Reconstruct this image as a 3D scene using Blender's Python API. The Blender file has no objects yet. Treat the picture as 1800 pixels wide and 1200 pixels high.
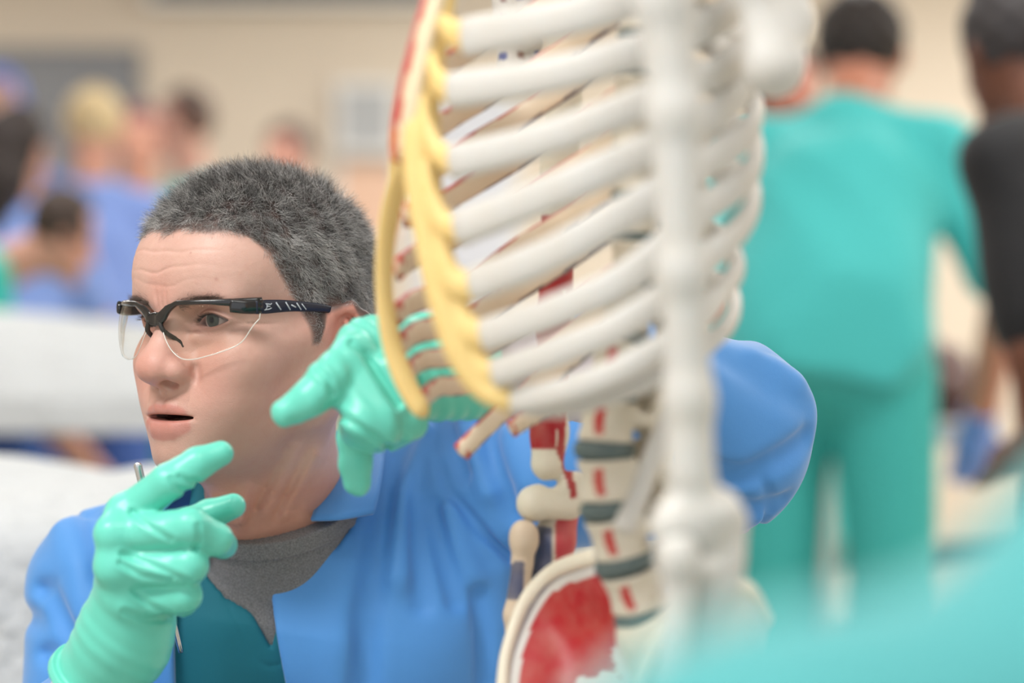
import bpy, math, random
import numpy as np
from mathutils import Vector, Matrix

# ------------------------------------------------------------------ camera, world, lights, exposure
SC = bpy.context.scene
COL = SC.collection
FPX = 85.0 / 36.0 * 1800.0          # focal length in pixels of the 1800 px wide frame
CAM_H = 1.05
cam_data = bpy.data.cameras.new('camera')
cam_data.lens = 85.0
cam_data.sensor_width = 36.0
cam_data.clip_start = 0.05
cam_data.clip_end = 100
cam_data.dof.use_dof = True
cam_data.dof.focus_distance = 1.80
cam_data.dof.aperture_fstop = 2.6
cam = bpy.data.objects.new('camera', cam_data)
cam.location = (0, 0, CAM_H)
cam.rotation_euler = (math.pi / 2, 0, 0)
COL.objects.link(cam)
SC.camera = cam

world = bpy.data.worlds.new('world')
SC.world = world
world.use_nodes = True
wb = world.node_tree.nodes['Background']
wb.inputs[0].default_value = (0.93, 0.96, 1.0, 1)
wb.inputs[1].default_value = 1.18

def area(name, loc, sx, sy, power, color=(1, 1, 1), rot=(0, 0, 0)):
    l = bpy.data.lights.new(name, 'AREA')
    l.shape = 'RECTANGLE'; l.size = sx; l.size_y = sy; l.energy = power; l.color = color
    o = bpy.data.objects.new(name, l); o.location = loc; o.rotation_euler = rot
    COL.objects.link(o)
    return o

SC.view_settings.view_transform = 'Standard'
SC.view_settings.look = 'None'
SC.view_settings.gamma = 1
SC.view_settings.exposure = 0.08
SC.view_settings.use_curve_mapping = False
SC.cycles.use_denoising = True
SC.cycles.use_adaptive_sampling = True
SC.cycles.adaptive_threshold = 0.03
SC.cycles.max_bounces = 7
SC.cycles.diffuse_bounces = 4
SC.cycles.glossy_bounces = 3
SC.cycles.caustics_reflective = False
SC.cycles.caustics_refractive = False
# lamps: one light under each ceiling fixture (fixtures themselves are built with the room)
FIXTURES = [(-1.5, 0.4, 70), (0.3, 0.4, 12), (3.2, 0.4, 24), (-1.6, 3.4, 9), (0.9, 3.4, 18), (3.2, 3.4, 30), (-1.6, 6.2, 22), (0.9, 6.2, 30), (3.2, 6.2, 50), (-2.6, 9.2, 28), (0.0, 9.2, 38), (2.6, 9.2, 64)]
CEIL = 3.0
for fx, fy, fp in FIXTURES:
    area('ceiling_lamp_light', (fx, fy, CEIL - 0.09), 1.15, 0.55, fp, (1.0, 0.985, 0.96))

# ------------------------------------------------------------------ helpers
def PX(px, py, Y):
    """point of the place that stands at depth Y behind the photo position px, py"""
    return np.array(((px - 900.0) / FPX * Y, Y, CAM_H - (py - 600.0) / FPX * Y))

def A(*v): return np.array(v, dtype=np.float32)

def ell(P, c, r, R=None):
    q = P - A(*c)
    if R is not None: q = q @ R.astype(np.float32)
    r = A(*r)
    q = q / r
    k0 = np.sqrt((q * q).sum(1)) + 1e-9
    q = q / r
    k1 = np.sqrt((q * q).sum(1)) + 1e-9
    return k0 * (k0 - 1.0) / k1

def rc(P, a, b, ra, rb):
    a = A(*a); b = A(*b); ab = b - a
    q = P - a
    t = np.clip((q @ ab) / float(ab @ ab + 1e-12), 0, 1)
    q = q - t[:, None] * ab
    return np.sqrt((q * q).sum(1)) - (ra + t * (rb - ra))

def chain(P, pts, rs, k=None):
    d = None
    for i in range(len(pts) - 1):
        e = rc(P, pts[i], pts[i + 1], rs[i], rs[i + 1])
        d = e if d is None else (np.minimum(d, e) if not k else smin(d, e, k))
    return d

def box(P, c, h, r=0.0, R=None):
    q = P - A(*c)
    if R is not None: q = q @ R.astype(np.float32)
    q = np.abs(q) - (A(*h) - r)
    return np.sqrt((np.maximum(q, 0) ** 2).sum(1)) + np.minimum(q.max(1), 0) - r

def smin(a, b, k):
    h = np.maximum(k - np.abs(a - b), 0) / k
    return np.minimum(a, b) - h * h * k * 0.25

def smax(a, b, k): return -smin(-a, -b, k)

def gauss(d, w): return np.exp(-(d / w) ** 2)

def rot(ax, ang):
    """3x3 rotation, columns = local axes (q @ R turns a world offset into local)"""
    c, s = math.cos(ang), math.sin(ang)
    if ax == 'x': return np.array([[1, 0, 0], [0, c, -s], [0, s, c]])
    if ax == 'y': return np.array([[c, 0, s], [0, 1, 0], [-s, 0, c]])
    return np.array([[c, -s, 0], [s, c, 0], [0, 0, 1]])

def sdf_mesh(f, lo, hi, h, B=8, slack=1.6):
    """surface-nets mesh of f(P) < 0 inside the box lo..hi; evaluates only near the surface"""
    lo = np.array(lo, np.float64); hi = np.array(hi, np.float64)
    nb = np.ceil((hi - lo) / (h * B)).astype(int)
    n = nb * B
    V = np.full(n, 1e3, np.float32)
    bi = np.stack(np.meshgrid(*[np.arange(k) for k in nb], indexing='ij'), -1).reshape(-1, 3)
    cen = (lo + (bi * B + (B - 1) / 2) * h).astype(np.float32)
    dc = np.concatenate([f(cen[i:i + 400000]) for i in range(0, len(cen), 400000)])
    act = np.abs(dc) < 0.5 * math.sqrt(3) * B * h * slack
    V5 = V.reshape(nb[0], B, nb[1], B, nb[2], B)
    neg = bi[(~act) & (dc < 0)]
    V5[neg[:, 0], :, neg[:, 1], :, neg[:, 2], :] = -1e3
    ab = bi[act]
    off = np.stack(np.meshgrid(np.arange(B), np.arange(B), np.arange(B), indexing='ij'), -1).reshape(-1, 3)
    step = max(1, 500000 // (B ** 3))
    for i in range(0, len(ab), step):
        bb = ab[i:i + step]
        idx = (bb[:, None, :] * B + off[None]).reshape(-1, 3)
        d = f((lo + idx * h).astype(np.float32)).reshape(len(bb), B, B, B)
        V5[bb[:, 0], :, bb[:, 1], :, bb[:, 2], :] = d
    for ax in range(3):                                   # close the mesh at the box
        s = [slice(None)] * 3
        for e in (0, n[ax] - 1):
            s[ax] = e; V[tuple(s)] = np.maximum(V[tuple(s)], h * 0.5)
    S = V < 0
    cnt = np.zeros(n - 1, np.uint8)
    for dx in (0, 1):
        for dy in (0, 1):
            for dz in (0, 1):
                cnt += S[dx:n[0] - 1 + dx, dy:n[1] - 1 + dy, dz:n[2] - 1 + dz]
    C = np.argwhere((cnt > 0) & (cnt < 8))
    cv = {}
    for dx in (0, 1):
        for dy in (0, 1):
            for dz in (0, 1):
                cv[dx, dy, dz] = V[C[:, 0] + dx, C[:, 1] + dy, C[:, 2] + dz]
    acc = np.zeros((len(C), 3)); w = np.zeros(len(C))
    for ax in range(3):
        for u in (0, 1):
            for v in (0, 1):
                o = [u, v]; o.insert(ax, 0); p = [u, v]; p.insert(ax, 1)
                a = cv[tuple(o)]; b = cv[tuple(p)]
                m = (a < 0) != (b < 0)
                t = np.where(m, a / np.where(m, a - b, 1), 0)
                t = np.clip(t, 0, 1)
                q = np.tile(np.array(o, float), (len(C), 1)); q[:, ax] += t
                acc += q * m[:, None]; w += m
    pos = lo + (C + acc / w[:, None]) * h
    ids = np.full(n - 1, -1, np.int32)
    ids[C[:, 0], C[:, 1], C[:, 2]] = np.arange(len(C))
    faces = []
    for ax in range(3):
        s0 = [slice(None)] * 3; s1 = [slice(None)] * 3
        s0[ax] = slice(0, -1); s1[ax] = slice(1, None)
        a = S[tuple(s0)]; b = S[tuple(s1)]
        E = np.argwhere(a != b)
        u, v = [(1, 2), (2, 0), (0, 1)][ax]
        ok = (E[:, u] > 0) & (E[:, v] > 0) & (E[:, u] < n[u] - 1) & (E[:, v] < n[v] - 1)
        E = E[ok]
        sg = a[E[:, 0], E[:, 1], E[:, 2]]
        def cid(du, dv):
            Q = E.copy(); Q[:, u] -= du; Q[:, v] -= dv
            return ids[Q[:, 0], Q[:, 1], Q[:, 2]]
        q = np.stack([cid(1, 1), cid(0, 1), cid(0, 0), cid(1, 0)], 1)
        q[~sg] = q[~sg][:, ::-1]
        faces.append(q)
    F = np.concatenate(faces)
    F = F[(F >= 0).all(1)]
    # one Newton step towards the true surface for smooth shading
    e = h * 0.5
    Pf = pos.astype(np.float32)
    d0 = f(Pf)
    g = np.stack([f(Pf + A(*(e * np.eye(3)[i]))) - f(Pf - A(*(e * np.eye(3)[i]))) for i in range(3)], 1) / (2 * e)
    gl = (g * g).sum(1)
    stepv = -(d0 / np.maximum(gl, 0.2))[:, None] * g
    stepv = np.clip(stepv, -h * 0.6, h * 0.6)
    inside = ((pos > lo + 2 * h) & (pos < hi - 2 * h)).all(1)
    pos = pos + stepv * inside[:, None]
    return pos, F

def setp(o, parent):
    """parent o, which is built in world coordinates, without moving it"""
    if not parent: return
    o.parent = parent
    if parent.parent is None: o.matrix_parent_inverse = Matrix.Translation(-parent.location)

def mesh_np(name, V, F, mat=None, parent=None, smooth=True, col=None):
    me = bpy.data.meshes.new(name)
    V = np.asarray(V, np.float32); F = np.asarray(F, np.int32)
    me.vertices.add(len(V)); me.vertices.foreach_set('co', V.ravel())
    k = F.shape[1]
    me.loops.add(F.size); me.loops.foreach_set('vertex_index', F.ravel())
    me.polygons.add(len(F))
    me.polygons.foreach_set('loop_start', np.arange(0, F.size, k, dtype=np.int32))
    me.polygons.foreach_set('loop_total', np.full(len(F), k, np.int32))
    me.update(calc_edges=True)
    me.validate()
    if smooth: me.polygons.foreach_set('use_smooth', np.ones(len(me.polygons), bool))
    if col is not None:
        at = me.color_attributes.new('Tint', 'FLOAT_COLOR', 'POINT')
        c4 = np.ones((len(V), 4), np.float32); c4[:, :3] = col
        at.data.foreach_set('color', c4.ravel())
    o = bpy.data.objects.new(name, me); COL.objects.link(o)
    if mat: me.materials.append(mat)
    setp(o, parent)
    return o

def sdf_obj(name, f, lo, hi, h, mat=None, parent=None, colf=None, slack=1.6):
    V, F = sdf_mesh(f, lo, hi, h, slack=slack)
    c = colf(V.astype(np.float32)) if colf else None
    return mesh_np(name, V, F, mat, parent, True, c)

def bounds(pts, pad):
    p = np.array(pts); return p.min(0) - pad, p.max(0) + pad

def cr(pts, n):
    """Catmull-Rom through rows of pts (any width), n samples per span"""
    p = np.array(pts, float)
    p = np.vstack([2 * p[0] - p[1], p, 2 * p[-1] - p[-2]])
    out = []
    for i in range(1, len(p) - 2):
        for t in np.linspace(0, 1, n, endpoint=False):
            a, b, c, d = p[i - 1], p[i], p[i + 1], p[i + 2]
            out.append(0.5 * (2 * b + (c - a) * t + (2 * a - 5 * b + 4 * c - d) * t * t + (3 * b - 3 * c + d - a) * t ** 3))
    out.append(p[-2])
    return np.array(out)

def sweep(path, ra, rb=None, up=None, nseg=14, power=2.0):
    """tube with elliptic section: ra along the side vector, rb along the other; up = hint direction of rb axis (n,3) or (3,)"""
    path = np.array(path, float); n = len(path)
    ra = np.broadcast_to(np.asarray(ra, float), (n,)); rb = ra if rb is None else np.broadcast_to(np.asarray(rb, float), (n,))
    T = np.gradient(path, axis=0); T /= np.linalg.norm(T, axis=1)[:, None] + 1e-12
    up = np.broadcast_to(np.array((0, 0, 1.0) if up is None else up, float), (n, 3))
    S = np.cross(T, up); S /= np.linalg.norm(S, axis=1)[:, None] + 1e-12
    U = np.cross(S, T)
    th = np.linspace(0, 2 * math.pi, nseg, endpoint=False)
    c, s = np.cos(th), np.sin(th)
    if power != 2.0:
        c = np.sign(c) * np.abs(c) ** (2 / power); s = np.sign(s) * np.abs(s) ** (2 / power)
    rings = path[:, None, :] + S[:, None, :] * (ra[:, None] * c)[:, :, None] + U[:, None, :] * (rb[:, None] * s)[:, :, None]
    # rounded ends
    V = [path[0] - T[0] * min(ra[0], rb[0]) * 0.5]
    V = np.vstack([np.array(V), rings.reshape(-1, 3), (path[-1] + T[-1] * min(ra[-1], rb[-1]) * 0.5)[None]])
    F = []
    for i in range(n - 1):
        for j in range(nseg):
            a = 1 + i * nseg + j; b = 1 + i * nseg + (j + 1) % nseg
            F.append((a, b, b + nseg, a + nseg))
    last = len(V) - 1
    for j in range(nseg):
        F.append((0, 1 + (j + 1) % nseg, 1 + j, 0))
        F.append((last, last - nseg + j, last - nseg + (j + 1) % nseg, last))
    return V, F

def poly_obj(name, V, F, mat=None, parent=None, smooth=True):
    me = bpy.data.meshes.new(name)
    F = [tuple(dict.fromkeys(f)) for f in F]
    me.from_pydata([tuple(map(float, v)) for v in V], [], F)
    me.update()
    if smooth: me.polygons.foreach_set('use_smooth', np.ones(len(me.polygons), bool))
    o = bpy.data.objects.new(name, me); COL.objects.link(o)
    if mat: me.materials.append(mat)
    setp(o, parent)
    return o

def merge(parts):
    V = []; F = []; n = 0
    for v, f in parts:
        V.append(np.array(v, float)); F += [tuple(i + n for i in q) for q in f]; n += len(v)
    return np.vstack(V), F

def boxm(lo, hi):
    x0, y0, z0 = lo; x1, y1, z1 = hi
    V = [(x0, y0, z0), (x1, y0, z0), (x1, y1, z0), (x0, y1, z0), (x0, y0, z1), (x1, y0, z1), (x1, y1, z1), (x0, y1, z1)]
    F = [(0, 3, 2, 1), (4, 5, 6, 7), (0, 1, 5, 4), (1, 2, 6, 5), (2, 3, 7, 6), (3, 0, 4, 7)]
    return V, F

def bevel(o, w=0.004, seg=2):
    m = o.modifiers.new('bevel', 'BEVEL'); m.width = w; m.segments = seg; m.limit_method = 'ANGLE'
    return o

def thing(name, label, cat, loc=(0, 0, 0), group=None):
    o = bpy.data.objects.new(name, None); COL.objects.link(o)
    o.empty_display_size = 0.1
    o.location = tuple(map(float, loc))
    o['label'] = label; o['category'] = cat
    if group: o['group'] = group
    return o

def tag(o, label, cat, group=None, kind=None):
    o['label'] = label; o['category'] = cat
    if group: o['group'] = group
    if kind: o['kind'] = kind
    return o

# ------------------------------------------------------------------ materials
def mat(name, color, rough=0.5, tint=None, noise=None, bump=None, sss=0, sheen=0, metal=0, coat=0, spec=0.5, trans=0, ior=1.45, alpha=1):
    """tint: use the mesh 'Tint' attribute as base colour; noise=(scale, amount, darker colour); bump=(scale, strength, distance)"""
    m = bpy.data.materials.new(name); m.use_nodes = True
    nt = m.node_tree; b = nt.nodes['Principled BSDF']
    b.inputs['Base Color'].default_value = (*color, 1)
    b.inputs['Roughness'].default_value = rough
    b.inputs['Metallic'].default_value = metal
    b.inputs['Specular IOR Level'].default_value = spec
    b.inputs['IOR'].default_value = ior
    b.inputs['Transmission Weight'].default_value = trans
    b.inputs['Alpha'].default_value = alpha
    if coat: b.inputs['Coat Weight'].default_value = coat; b.inputs['Coat Roughness'].default_value = 0.15
    if sss:
        b.inputs['Subsurface Weight'].default_value = sss
        b.inputs['Subsurface Radius'].default_value = (1.0, 0.35, 0.2)
        b.inputs['Subsurface Scale'].default_value = 0.006
    if sheen: b.inputs['Sheen Weight'].default_value = sheen; b.inputs['Sheen Roughness'].default_value = 0.4
    tc = nt.nodes.new('ShaderNodeTexCoord')
    src = None
    if tint:
        a = nt.nodes.new('ShaderNodeAttribute'); a.attribute_name = 'Tint'
        src = a.outputs['Color']; nt.links.new(src, b.inputs['Base Color'])
    if noise:
        n = nt.nodes.new('ShaderNodeTexNoise'); n.inputs['Scale'].default_value = noise[0]; n.inputs['Detail'].default_value = 5
        nt.links.new(tc.outputs['Object'], n.inputs['Vector'])
        mx = nt.nodes.new('ShaderNodeMix'); mx.data_type = 'RGBA'
        mr = nt.nodes.new('ShaderNodeMapRange'); mr.inputs[1].default_value = 0.35; mr.inputs[2].default_value = 0.7
        mr.inputs[3].default_value = 0; mr.inputs[4].default_value = noise[1]
        nt.links.new(n.outputs['Fac'], mr.inputs[0]); nt.links.new(mr.outputs[0], mx.inputs[0])
        if src: nt.links.new(src, mx.inputs[6])
        else: mx.inputs[6].default_value = (*color, 1)
        if len(noise) > 2: mx.inputs[7].default_value = (*noise[2], 1)
        else: mx.inputs[7].default_value = (*[c * 0.75 for c in color], 1)
        nt.links.new(mx.outputs[2], b.inputs['Base Color'])
    if bump:
        prev = None
        for bs in (bump if isinstance(bump[0], tuple) else (bump,)):
            n = nt.nodes.new('ShaderNodeTexNoise'); n.inputs['Scale'].default_value = bs[0]; n.inputs['Detail'].default_value = 4
            nt.links.new(tc.outputs['Object'], n.inputs['Vector'])
            bp = nt.nodes.new('ShaderNodeBump'); bp.inputs['Strength'].default_value = bs[1]; bp.inputs['Distance'].default_value = bs[2]
            nt.links.new(n.outputs['Fac'], bp.inputs['Height'])
            if prev: nt.links.new(prev, bp.inputs['Normal'])
            prev = bp.outputs['Normal']
        nt.links.new(prev, b.inputs['Normal'])
    return m

def lin(r, g, b):
    return tuple(((c / 255) / 12.92 if c / 255 <= 0.04045 else ((c / 255 + 0.055) / 1.055) ** 2.4) for c in (r, g, b))
BUILD = None      # None builds everything
def want(k): return BUILD is None or k in BUILD
# ------------------------------------------------------------------ the room
def struct(name, V, F, m):
    o = poly_obj(name, V, F, m, None, False); o['kind'] = 'structure'; return o
WX0, WX1, WY1 = -4.2, 4.6, 11.0
if want('room'):
    M_WALL = mat('beige_wall_paint', lin(216, 203, 186), .85, noise=(1.2, .25, lin(202, 189, 172)), bump=(120, .1, .002))
    M_FLOOR = mat('pale_vinyl_floor', lin(186, 180, 168), .45, noise=(3, .35, lin(160, 154, 142)))
    M_CEIL = mat('white_ceiling_tile', lin(232, 230, 224), .9, bump=(60, .2, .003))
    struct('floor', *boxm((WX0 - .1, -2.5, -.12), (WX1 + .1, WY1 + .1, 0)), M_FLOOR)
    struct('ceiling', *boxm((WX0 - .1, -2.5, CEIL), (WX1 + .1, WY1 + .1, CEIL + .12)), M_CEIL)
    struct('wall_back', *boxm((WX0 - .1, WY1, 0), (WX1 + .1, WY1 + .12, CEIL)), M_WALL)
    struct('wall_left', *boxm((WX0 - .12, -2.5, 0), (WX0, WY1, CEIL)), M_WALL)
    struct('wall_right', *boxm((WX1, -2.5, 0), (WX1 + .12, WY1, CEIL)), M_WALL)
    struct('baseboard_back', *boxm((WX0, WY1 - .015, 0), (WX1, WY1 - .001, .12)), mat('dark_baseboard', lin(70, 66, 64), .6))
    M_DIFF = bpy.data.materials.new('lamp_diffuser'); M_DIFF.use_nodes = True
    e = M_DIFF.node_tree.nodes['Principled BSDF']; e.inputs['Emission Color'].default_value = (1, .98, .95, 1); e.inputs['Emission Strength'].default_value = 3
    M_TRIM = mat('white_metal_trim', lin(225, 225, 222), .5)
    for i, (fx, fy, fp) in enumerate(FIXTURES):
        t = thing('ceiling_light', 'rectangular recessed ceiling light panel of the lab', 'ceiling light', (fx, fy, CEIL - .03), 'ceiling light panels')
        parts = [boxm((fx - .62, fy - .32, CEIL - .05), (fx + .62, fy - .29, CEIL)), boxm((fx - .62, fy + .29, CEIL - .05), (fx + .62, fy + .32, CEIL)),
                 boxm((fx - .62, fy - .29, CEIL - .05), (fx - .59, fy + .29, CEIL)), boxm((fx + .59, fy - .29, CEIL - .05), (fx + .62, fy + .29, CEIL))]
        V, F = merge(parts); poly_obj('frame', V, F, M_TRIM, t, False)
        poly_obj('diffuser', *boxm((fx - .59, fy - .29, CEIL - .02), (fx + .59, fy + .29, CEIL - .01)), M_DIFF, t, False)

    def at(px, py, Y): return PX(px, py, Y)
    def panel(name, label, cat, x0, y0, x1, y1, Y, m, depth=.03, frame=None):
        a, b = at(x0, y1, Y), at(x1, y0, Y)
        t = thing(name, label, cat, ((a[0] + b[0]) / 2, Y, a[2]))
        poly_obj('surface', *boxm((a[0], Y - depth, a[2]), (b[0], Y, b[2])), m, t, False)
        fw = .03
        parts = [boxm((a[0] - fw, Y - depth - .01, a[2] - fw), (b[0] + fw, Y, a[2])), boxm((a[0] - fw, Y - depth - .01, b[2]), (b[0] + fw, Y, b[2] + fw)),
                 boxm((a[0] - fw, Y - depth - .01, a[2]), (a[0], Y, b[2])), boxm((b[0], Y - depth - .01, a[2]), (b[0] + fw, Y, b[2]))]
        V, F = merge(parts); poly_obj('frame', V, F, frame or M_TRIM, t, False)
        return t
    WY = WY1 - .002
    panel('notice_board', 'wide grey board on the beige wall above the people in blue scrubs', 'board', -260, 97, 236, 330, WY, mat('grey_board', lin(136, 138, 142), .8, noise=(6, .4, lin(116, 118, 122))), frame=mat('grey_frame', lin(120, 122, 126), .6))
    panel('wall_cabinet', 'small grey wall box on the beige wall left of the skeleton', 'wall box', 604, 160, 690, 262, WY, mat('grey_metal_box', lin(168, 170, 172), .5), .1)
    panel('poster', 'peach coloured notice below the grey wall box', 'poster', 600, 285, 700, 420, WY, mat('peach_paper', lin(226, 190, 166), .8), .01)
    panel('projection_screen', 'dark housing of a rolled up screen along the top of the back wall', 'screen', 275, -60, 780, 4, WY, mat('dark_housing', lin(58, 62, 72), .5), .12)
    panel('whiteboard', 'pale whiteboard on the back wall behind the skeleton ribs', 'whiteboard', 735, 170, 900, 560, WY, mat('white_enamel', lin(206, 208, 216), .3), .02)

    # ---- draped tables
    M_SHEET = mat('white_plastic_sheet', lin(200, 204, 208), .5, bump=((14, .7, .04), (55, .6, .012)), sss=.0)
    M_TABLE = mat('brushed_steel', lin(176, 178, 180), .35, metal=.8)
    def drape_obj(name, x0, x1, y0, y1, ztop, hang, seed, amp, label, group=None, bulge=.0):
        rng = np.random.default_rng(seed)
        nx, ny = 110, 90
        V = []; 
        ph = rng.uniform(0, 6.28, 12); fr = rng.uniform(3, 16, 12); an = rng.uniform(0, 3.14, 12)
        xs = np.linspace(-1, 1, nx); ys = np.linspace(-1, 1, ny)
        for v in ys:
            for u in xs:
                su = np.clip(u * 1.28, -1, 1); sv = np.clip(v * 1.35, -1, 1)
                ou = abs(u * 1.28) - 1; ov = abs(v * 1.35) - 1
                x = (x0 + x1) / 2 + su * (x1 - x0) / 2; y = (y0 + y1) / 2 + sv * (y1 - y0) / 2
                drop = max(ou / .28, ov / .35, 0) * hang
                w = sum(abs(math.sin((x * math.cos(an[k]) + y * math.sin(an[k])) * fr[k] + ph[k] + .8 * math.sin(x * 5 + k))) * amp / (1 + .25 * k) for k in range(12)) / 3
                z = ztop - drop + w + bulge * (1 - sv * sv) * (1 - .5 * su * su)
                if drop > 0:
                    fl = .012 * math.sin(x * 22 + ph[0]) + .010 * math.sin(y * 26 + ph[1]) + .02 * drop / hang
                    if ou > 0: x += math.copysign(fl + .012, u)
                    if ov > 0: y += math.copysign(fl + .012, v)
                V.append((x, y, z))
        F = [(j * nx + i, j * nx + i + 1, (j + 1) * nx + i + 1, (j + 1) * nx + i) for j in range(ny - 1) for i in range(nx - 1)]
        o = poly_obj(name, V, F, M_SHEET); m = o.modifiers.new('thick', 'SOLIDIFY'); m.thickness = .003; m.offset = 1
        tag(o, label, 'sheet', group)
        return o
    def table(name, x0, x1, y0, y1, z, label, cat='table'):
        t = thing(name, label, cat, ((x0 + x1) / 2, (y0 + y1) / 2, 0))
        V, F = merge([boxm((x0, y0, z - .04), (x1, y1, z - .005))]); bevel(poly_obj('table_top', V, F, M_TABLE, t, False), .01)
        for sx in (0, 1):
            for sy in (0, 1):
                lx_ = x0 + .06 + sx * (x1 - x0 - .12); ly_ = y0 + .06 + sy * (y1 - y0 - .12)
                V, F = sweep([(lx_, ly_, 0.0), (lx_, ly_, z - .04)], .022, up=(0, 1, 0), nseg=12); poly_obj('leg', V, F, M_TABLE, t)
        V, F = merge([boxm((x0 + .05, y0 + .05, .24), (x1 - .05, y1 - .05, .27))]); poly_obj('shelf', V, F, M_TABLE, t, False)
        return t
    # nearest drape left of the man
    table('dissecting_table', -1.55, -.30, 2.55, 3.25, .80, 'steel table under the crumpled white sheet beside the man')
    drape_obj('crumpled_sheet', -1.58, -.27, 2.52, 3.28, .818, .46, 3, .030, 'crumpled white plastic sheet directly behind the man\'s shoulder', bulge=.055)
    # second one further back
    table('dissecting_table', -2.6, -.42, 4.7, 5.6, .92, 'steel table far behind the man, carrying the smooth white covered mound')
    drape_obj('smooth_sheet', -2.65, -.38, 4.65, 5.65, .935, .07, 8, .008, 'smooth bright white sheet over a mound behind the man\'s glasses', bulge=.18)
    table('dissecting_table', -.27, .28, 4.9, 5.7, .84, 'steel table behind the skeleton ribs under a white sheet')
    drape_obj('white_cover', -.30, .31, 4.87, 5.73, .86, .40, 12, .012, 'white sheet seen between the ribs of the skeleton', bulge=.16)
# ------------------------------------------------------------------ the man: head
YAW = math.radians(43.5)
HEAD_O = PX(294, 564, 1.80)
HR = np.array([[math.cos(YAW), math.sin(YAW), 0], [-math.sin(YAW), math.cos(YAW), 0], [0, 0, 1]])   # columns: world images of local x, y, z
PITCH = math.radians(3)
HR = HR @ rot('x', PITCH)
def h2w(p): return HEAD_O + np.atleast_2d(p) @ HR.T
def w2h(P): return ((P - A(*HEAD_O)) @ HR.astype(np.float32)).astype(np.float32)

EYE = (0.0352, 0.0245, 0.0)
def arc_z(x, x0, x1, z0, zc, z1):
    """parabola through (x0,z0), mid zc, (x1,z1)"""
    t = (x - x0) / (x1 - x0)
    return z0 * (1 - t) * (1 - 2 * t) + 4 * zc * t * (1 - t) + z1 * t * (2 * t - 1)

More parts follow.
